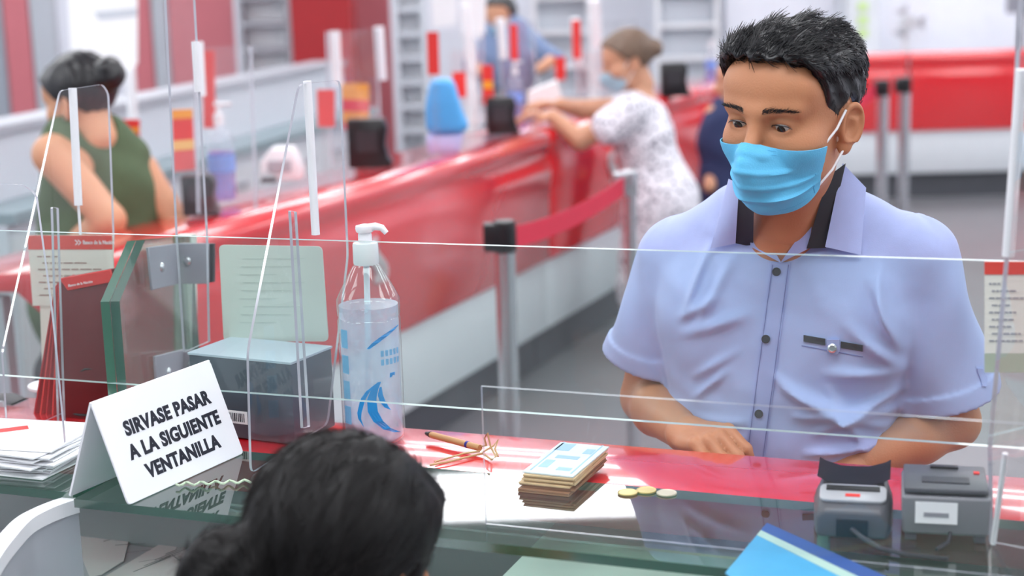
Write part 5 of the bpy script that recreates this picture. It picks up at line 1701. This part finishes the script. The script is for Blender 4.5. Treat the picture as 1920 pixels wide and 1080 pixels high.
def other_person(name, label, head, yaw, pitch, neck_r, limbs, torso, dress, legs, sk, cloth, hairm, bun=None, hs=1.0, hcut=None, maskm=None, lo=None, hi=None, vox=.007, hands=(), dress_noise=0, legm=None, sleeve=None, roll=0, hairthick=.012, shoes=True):
    """a whole figure in world coordinates: limbs/torso are skin shapes, dress is a list of cloth shapes"""
    r = empty('person', (head.x, head.y, 0) if lo is None else (head.x, head.y, 0), label, 'person')
    M = frame(head, yaw, pitch, roll) @ Matrix.Scale(hs, 4)
    G = Grid((-.10, -.135, -.17), (.10, .13, .145), .0028)
    P = G.loc(); d = smin(sdf_head(P), sdf_neck(P, neck_r, (0, .034, -.115)), .03)
    mh = G.mesh(d, 'head', 1)
    # eyes
    mh.transform(M)
    G2 = Grid(lo, hi, vox); P2 = G2.loc(); d2 = None
    nk0 = M @ Vector((0, .03, -.10))
    for item in torso:
        e = ell(P2, *item[1:]) if item[0] == 'e' else capsule(P2, *item[1:])
        d2 = e if d2 is None else smin(d2, e, .04)
    d2 = smin(d2, capsule(P2, nk0, torso_top(torso), neck_r * .98, neck_r * 1.05), .03)
    for pts, rs in limbs: d2 = smin(d2, chain(P2, pts, rs, .012), .015)
    mb = G2.mesh(d2, 'body', 1)
    for (w, k, z, side, curl) in hands:
        Mh = basis(w, k - w, z)
        lo_ = [min(w[i], k[i]) - .11 for i in range(3)]; hi_ = [max(w[i], k[i]) + .13 for i in range(3)]
        Gh = Grid(lo_, hi_, .0035); dh_ = sdf_hand(Gh, Mh, curl, side, .5, .9)
        mb = merge_meshes(mb, Gh.mesh(dh_, 'hand', 0), 'body')
    mb = merge_meshes(mb, mh, 'body')
    place_mesh(mb, 'body', sk, r)
    dc = None
    for item in dress:
        e = ell(P2, *item[1:]) if item[0] == 'e' else capsule(P2, *item[1:])
        dc = e if dc is None else smin(dc, e, .035)
    X, Y, Z = P2
    dc = dc - .006 * np.sin(X * 34 + 2 * np.sin(Z * 17)) * np.cos(Z * 22 + Y * 15) * 1.0
    dc = smax(dc, -capsule(P2, nk0, nk0.lerp(torso_top(torso), .35), neck_r * 1.08, neck_r * 1.08), .01)
    if sleeve is not None: dc = sleeve(P2, dc)
    place_mesh(G2.mesh(dc, 'clothes', 1), 'clothes', cloth, r)
    if legs:
        dl_ = None
        for pts, rs in legs:
            e = chain(P2, pts, rs, .02); dl_ = e if dl_ is None else np.minimum(dl_, e)
        place_mesh(G2.mesh(dl_, 'legs', 1), 'legs', legm or sk, r)
    # hair
    G3 = Grid((-.11, -.125, -.12), (.11, .20, .17), .003); P3 = G3.loc(); X, Y, Z = P3
    skl = ell(P3, (0, .014, .034), (.076, .095, .083)); skl = smin(skl, ell(P3, (0, -.060, .045), (.058, .034, .040)), .03)
    th = hairthick + .0015 * np.sin(X * 190 + 2 * np.sin(Y * 60)) 
    c = skl - th
    cut = hcut or ([-.12, -.080, -.064, -.045, -.020, -.004, .012, .03, .05, .095, .14], [.085, .078, .066, .040, .010, .000, .012, -.01, -.050, -.06, -.062])
    hl = np.interp(Y[0, :, 0], *cut)[None, :, None]
    c = smax(c, (hl + .002 * np.sin(X * 200) - Z) * .8, .008)
    if bun is not None:
        for b_ in bun: c = smin(c, ell(P3, b_[0], b_[1]) - .002 * np.sin(X * 160 + Z * 120 + Y * 90), .018)
    mhair = G3.mesh(np.broadcast_to(c, tuple(G3.n)), 'hair', 1); mhair.transform(M)
    place_mesh(mhair, 'hair', hairm, r)
    for s in (-1, 1):
        bm = B(); bmesh.ops.create_uvsphere(bm, u_segments=12, v_segments=8, radius=.0126, matrix=Matrix.Translation(Vector((s * .031, -.0748, 0)))); bm.transform(M); ey = fin(bm, 'eyeball', M_eye, r, smooth=True)
        bm = B(); lathe(bm, Vector((s * .031, -.0872, -.001)), [(.0056, .002), (.005, .0), (.0001, -.0008)], 12, ax=Y1); bm.transform(M); fin(bm, 'iris', M_iris, ey, smooth=True)
    if maskm is not None:
        bm = B(); g = [[bm.verts.new(mask_pt(-1 + 2 * i / 20, j / 12) + Vector((0, -.002, 0))) for j in range(13)] for i in range(21)]
        for i in range(20):
            for j in range(12): bm.faces.new([g[i][j], g[i + 1][j], g[i + 1][j + 1], g[i][j + 1]])
        bmesh.ops.solidify(bm, geom=bm.faces[:], thickness=.002)
        bm.transform(M); mk = fin(bm, 'face_mask', maskm, r, smooth=True)
        for s in (-1, 1):
            bm = B(); et = Vector((s * .0750, .003, .022)); eb = Vector((s * .0735, .004, -.036))
            tube(bm, [M @ mask_pt(s * .99, .04), M @ et], .0016, 5); tube(bm, [M @ mask_pt(s * .99, .93), M @ eb], .0016, 5); fin(bm, 'ear_loop', M_white, mk, smooth=True)
    return r, M


def torso_top(t):
    for i in t:
        if i[0] == 'top': return i[1]
    return Vector(t[0][1]) + Vector((0, 0, t[0][2][2] * .8))


V3 = lambda u, v, y: at_y(u, v, y)
# --- teller in the green sleeveless blouse, seen from behind
SK2 = skin_mat('teller_skin', (214, 160, 126))
M_green = mat('olive_green_blouse', (84, 102, 74), .85, var=.1, scale=30)
M_maskw = mat('pale_mask_cloth', (176, 214, 236), .8)
yg = 4.3
hd_ = V3(150, 186, yg)
sl = V3(100, 290, yg - .10); sr = V3(262, 322, yg + .06); ch = V3(185, 380, yg + .02); lo_b = V3(190, 520, yg)
elL = V3(205, 412, yg - .16); wrL = V3(120, 470, yg - .05); elR = V3(335, 425, yg + .02); wrR = V3(300, 520, yg + .18)
gt = [('e', tuple(ch), (.145, .10, .19)), ('e', tuple(lo_b), (.15, .11, .20)), ('c', sl, sr, .05, .05)]
gt[0] = ('e', tuple(ch), (.145, .10, .19))
gd = [('e', tuple(ch), (.165, .118, .20)), ('e', tuple(V3(180, 540, yg)), (.19, .14, .26)), ('c', V3(118, 272, yg - .05), V3(238, 296, yg + .05), .062, .060), ('c', V3(146, 246, yg + .01), V3(186, 262, yg + .02), .070, .078)]
gt = [('e', tuple(ch), (.14, .095, .18)), ('e', tuple(lo_b), (.145, .105, .20)), ('c', sl, sr, .048, .048)]
other_person('person', 'woman teller with black bun in green sleeveless blouse seen from behind at left', hd_, 118, 12, .047,
             [([sl, elL, wrL], [.056, .043, .030]), ([sr, elR, wrR], [.052, .040, .028])], gt, gd,
             [([V3(150, 640, yg), V3(120, 700, yg - .35), V3(120, 1050, yg - .35)], [.09, .07, .045]), ([V3(210, 640, yg), V3(190, 700, yg - .35), V3(190, 1050, yg - .35)], [.09, .07, .045])],
             SK2, M_green, M_hair, bun=[((.0, .125, .045), (.042, .040, .046))], hs=.98, maskm=M_maskw,
             lo=(-1.65, 3.72, .02), hi=(-.72, 4.62, 1.42), vox=.008,
             hands=[(wrL, wrL + Vector((-.08, .02, -.02)), Vector((0, 0, 1)), 1, .4), (wrR, wrR + Vector((-.02, .08, -.02)), Vector((0, 0, 1)), -1, .4)], legm=mat('charcoal_trousers', (58, 60, 66), .8), hairthick=.013)

# --- woman in the patterned dress leaning on the far counter
SK3 = skin_mat('visitor_skin', (206, 152, 122))
M_dress = mat('white_patterned_dress', (232, 230, 238), .85)
nt = M_dress.node_tree; bs = nt.nodes['Principled BSDF']
tc_ = nt.nodes.new('ShaderNodeTexCoord'); vo = nt.nodes.new('ShaderNodeTexVoronoi'); vo.inputs['Scale'].default_value = 42
cr_ = nt.nodes.new('ShaderNodeValToRGB'); cr_.color_ramp.elements[0].position = .28; cr_.color_ramp.elements[0].color = lin((104, 100, 120)) + (1,); cr_.color_ramp.elements[1].position = .36; cr_.color_ramp.elements[1].color = lin((236, 234, 242)) + (1,)
nt.links.new(tc_.outputs['Object'], vo.inputs['Vector']); nt.links.new(vo.outputs['Distance'], cr_.inputs[0]); nt.links.new(cr_.outputs[0], bs.inputs['Base Color'])
M_brown = mat('brown_hair', (112, 90, 74), .5, var=.35, scale=50)
M_maskw2 = mat('white_blue_mask', (206, 232, 246), .8)
yd = 6.3
hd2 = V3(1176, 112, yd)
s1 = V3(1185, 208, yd - .13); s2 = V3(1195, 200, yd + .15); e1 = V3(1088, 262, yd - .10); w1 = V3(1036, 218, yd - .02); e2 = V3(1090, 205, yd + .14); w2_ = V3(1050, 196, yd + .05)
ct = V3(1208, 262, yd); hp = V3(1236, 352, yd + .02)
tt = [('e', tuple(ct), (.115, .14, .17)), ('e', tuple(hp), (.13, .16, .14)), ('c', s1, s2, .05, .05)]
dd_ = [('e', tuple(V3(1206, 255, yd)), (.125, .15, .16)), ('e', tuple(V3(1222, 312, yd)), (.118, .145, .15)), ('e', tuple(V3(1238, 372, yd)), (.150, .18, .17)), ('c', V3(1238, 400, yd), V3(1232, 540, yd), .150, .165), ('c', s1, V3(1140, 238, yd - .13), .066, .068), ('c', s2, V3(1140, 214, yd + .16), .064, .066), ('c', s1 + Vector((0, .05, .01)), s2, .062, .06)]
other_person('person', 'woman with brown bun in white patterned dress leaning on the far red counter', hd2, 82, 14, .047,
             [([s1, e1, w1], [.050, .040, .028]), ([s2, e2, w2_], [.048, .038, .027])], tt, dd_,
             [([V3(1215, 500, yd - .07), V3(1205, 600, yd - .08), V3(1200, 700, yd - .08)], [.075, .05, .04]), ([V3(1250, 500, yd + .08), V3(1245, 600, yd + .1), V3(1240, 690, yd + .1)], [.075, .05, .04])],
             SK3, M_dress, M_brown, bun=[((.012, .118, .015), (.040, .036, .038))], hs=.95, maskm=M_maskw2,
             lo=(.02, 5.85, .0), hi=(.86, 6.75, 1.36), vox=.0085,
             hands=[(w1, w1 + Vector((-.08, -.01, .012)), Vector((0, 0, 1)), 1, .35), (w2_, w2_ + Vector((-.08, -.02, .01)), Vector((0, 0, 1)), -1, .35)], hairthick=.012)

# --- visitor in navy, mostly hidden behind the man
M_navy = mat('navy_jacket', (40, 52, 92), .8)
yn = 7.0
tt = [('e', tuple(V3(1372, 262, yn)), (.13, .10, .20)), ('e', tuple(V3(1375, 350, yn)), (.13, .10, .2)), ('c', V3(1345, 215, yn), V3(1400, 215, yn), .05, .05)]
dd_ = [('e', tuple(V3(1372, 262, yn)), (.15, .115, .21)), ('e', tuple(V3(1375, 350, yn)), (.15, .12, .22)), ('c', V3(1352, 218, yn), V3(1338, 320, yn), .05, .045), ('c', V3(1400, 218, yn), V3(1410, 320, yn), .05, .045)]
other_person('person', 'visitor in navy top glimpsed between the red counter and the man\'s mask', V3(1385, 150, yn), 95, 5, .05,
             [([V3(1352, 218, yn), V3(1338, 320, yn), V3(1330, 350, yn - .1)], [.045, .038, .028]), ([V3(1400, 218, yn), V3(1410, 320, yn), V3(1404, 350, yn - .1)], [.045, .038, .028])], tt, dd_,
             [([V3(1360, 400, yn), V3(1356, 640, yn)], [.085, .05]), ([V3(1395, 400, yn), V3(1392, 640, yn)], [.085, .05])],
             SK3, M_navy, M_hair, hs=.95, maskm=None, lo=(.68, 6.72, 0), hi=(1.26, 7.28, 1.32), vox=.011, legm=mat('dark_trousers', (40, 42, 52), .8))
# --- distant seated teller
yf = 8.8
M_bluegrey = mat('blue_grey_shirt', (120, 140, 176), .8)
tt = [('e', tuple(V3(945, 105, yf)), (.17, .11, .24)), ('c', V3(900, 75, yf), V3(992, 75, yf), .05, .05)]
dd_ = [('e', tuple(V3(945, 110, yf)), (.19, .125, .26)), ('c', V3(902, 76, yf), V3(990, 76, yf), .062, .062), ('c', V3(990, 78, yf), V3(1040, 110, yf - .1), .056, .05), ('c', V3(900, 78, yf), V3(885, 125, yf - .1), .055, .05)]
other_person('person', 'distant dark-haired teller in blue-grey behind the hanging signs, top centre', V3(938, 32, yf), 20, 8, .05,
             [([V3(990, 78, yf), V3(1040, 110, yf - .1), V3(1010, 130, yf - .2)], [.045, .038, .028]), ([V3(900, 78, yf), V3(885, 125, yf - .1), V3(910, 135, yf - .2)], [.045, .038, .028])], tt, dd_,
             [([V3(930, 190, yf), V3(930, 200, yf - .3), V3(930, 380, yf - .3)], [.09, .07, .05]), ([V3(965, 190, yf), V3(965, 200, yf - .3), V3(965, 380, yf - .3)], [.09, .07, .05])],
             SK3, M_bluegrey, M_hair, hs=1.0, maskm=M_maskw, lo=(-.42, 8.3, .0), hi=(.40, 9.1, 1.45), vox=.012, legm=M_kick)

# --- the teller in the foreground, seen from behind
SK4 = skin_mat('near_teller_skin', (190, 122, 84))
yh_ = 1.48
hc = V3(648, 1052, yh_)
tt = [('e', tuple(hc + Vector((-.02, -.06, -.42))), (.16, .10, .20)), ('c', hc + Vector((-.17, -.06, -.25)), hc + Vector((.15, -.04, -.25)), .05, .05), ('e', tuple(hc + Vector((-.02, -.08, -.62))), (.16, .11, .16))]
dd_ = [('e', tuple(hc + Vector((-.02, -.06, -.42))), (.18, .12, .21)), ('e', tuple(hc + Vector((-.02, -.08, -.62))), (.18, .13, .18)), ('c', hc + Vector((-.16, -.06, -.25)), hc + Vector((.14, -.04, -.25)), .065, .065), ('c', hc + Vector((-.18, -.06, -.26)), hc + Vector((-.24, .0, -.45)), .058, .055), ('c', hc + Vector((.16, -.04, -.26)), hc + Vector((.22, .04, -.45)), .058, .055)]
near, MN = other_person('person', 'teller with dark hair tied back seen from behind in the foreground', hc, 209 - 360, 16, .050,
             [([hc + Vector((-.18, -.06, -.26)), hc + Vector((-.24, .0, -.48)), hc + Vector((-.14, .17, -.42))], [.045, .036, .026]), ([hc + Vector((.16, -.04, -.26)), hc + Vector((.22, .04, -.48)), hc + Vector((.14, .17, -.42))], [.045, .036, .026])],
             [('top', hc + Vector((-.02, -.05, -.24)))][:0] + tt, dd_,
             [([hc + Vector((-.10, -.08, -.72)), hc + Vector((-.10, .26, -.66)), hc + Vector((-.10, .26, -1.02))], [.08, .06, .045]), ([hc + Vector((.06, -.08, -.72)), hc + Vector((.06, .26, -.66)), hc + Vector((.06, .26, -1.02))], [.08, .06, .045])],
             SK4, mat('white_blouse', (226, 228, 236), .8), mat('near_dark_hair', (17, 15, 16), .55, var=.3, scale=50, spec=.3), hs=.95, maskm=M_maskw2,
             bun=[((.045, .098, .000), (.036, .036, .036)), ((.068, .120, -.014), (.038, .040, .040))],
             hcut=([-.12, -.080, -.050, -.030, -.018, -.006, .006, .02, .05, .095, .14], [.085, .078, .050, .020, -.015, -.005, .010, -.02, -.060, -.07, -.072]),
             lo=(hc.x - .34, hc.y - .26, .02), hi=(hc.x + .34, hc.y + .36, hc.z - .05), vox=.0075, hairthick=.017,
             hands=[(hc + Vector((-.14, .17, -.42)), hc + Vector((-.08, .24, -.43)), Vector((0, 0, 1)), -1, .4), (hc + Vector((.14, .17, -.42)), hc + Vector((.08, .24, -.43)), Vector((0, 0, 1)), 1, .4)])
hm = [c for c in near.children if c.name.startswith('hair')][0]
mw = Matrix.Translation(wloc(hm)); tmp_me = hm.data.copy(); tmp_me.transform(mw)
p_, n_ = mesh_pts(tmp_me, MN, rg, 5000, lambda p: p[:, 2] > -.15)
def flow2(p, n):
    tgt = np.array([0, .11, -.04]); d = tgt - p
    d = d / (np.linalg.norm(d, axis=1, keepdims=True) + 1e-9)
    d = d - n * np.sum(d * n, 1, keepdims=True) * .95
    return d / (np.linalg.norm(d, axis=1, keepdims=True) + 1e-9)
hair_strands('hair_strands', p_, n_, flow2, lambda r: np.full(len(r), .03), mat('dark_brown_strand', (24, 20, 20), .5, var=.3, spec=.3), hm, MN, rad=.0004, nseg=4, clump=.03, seed=9, lift=.03)
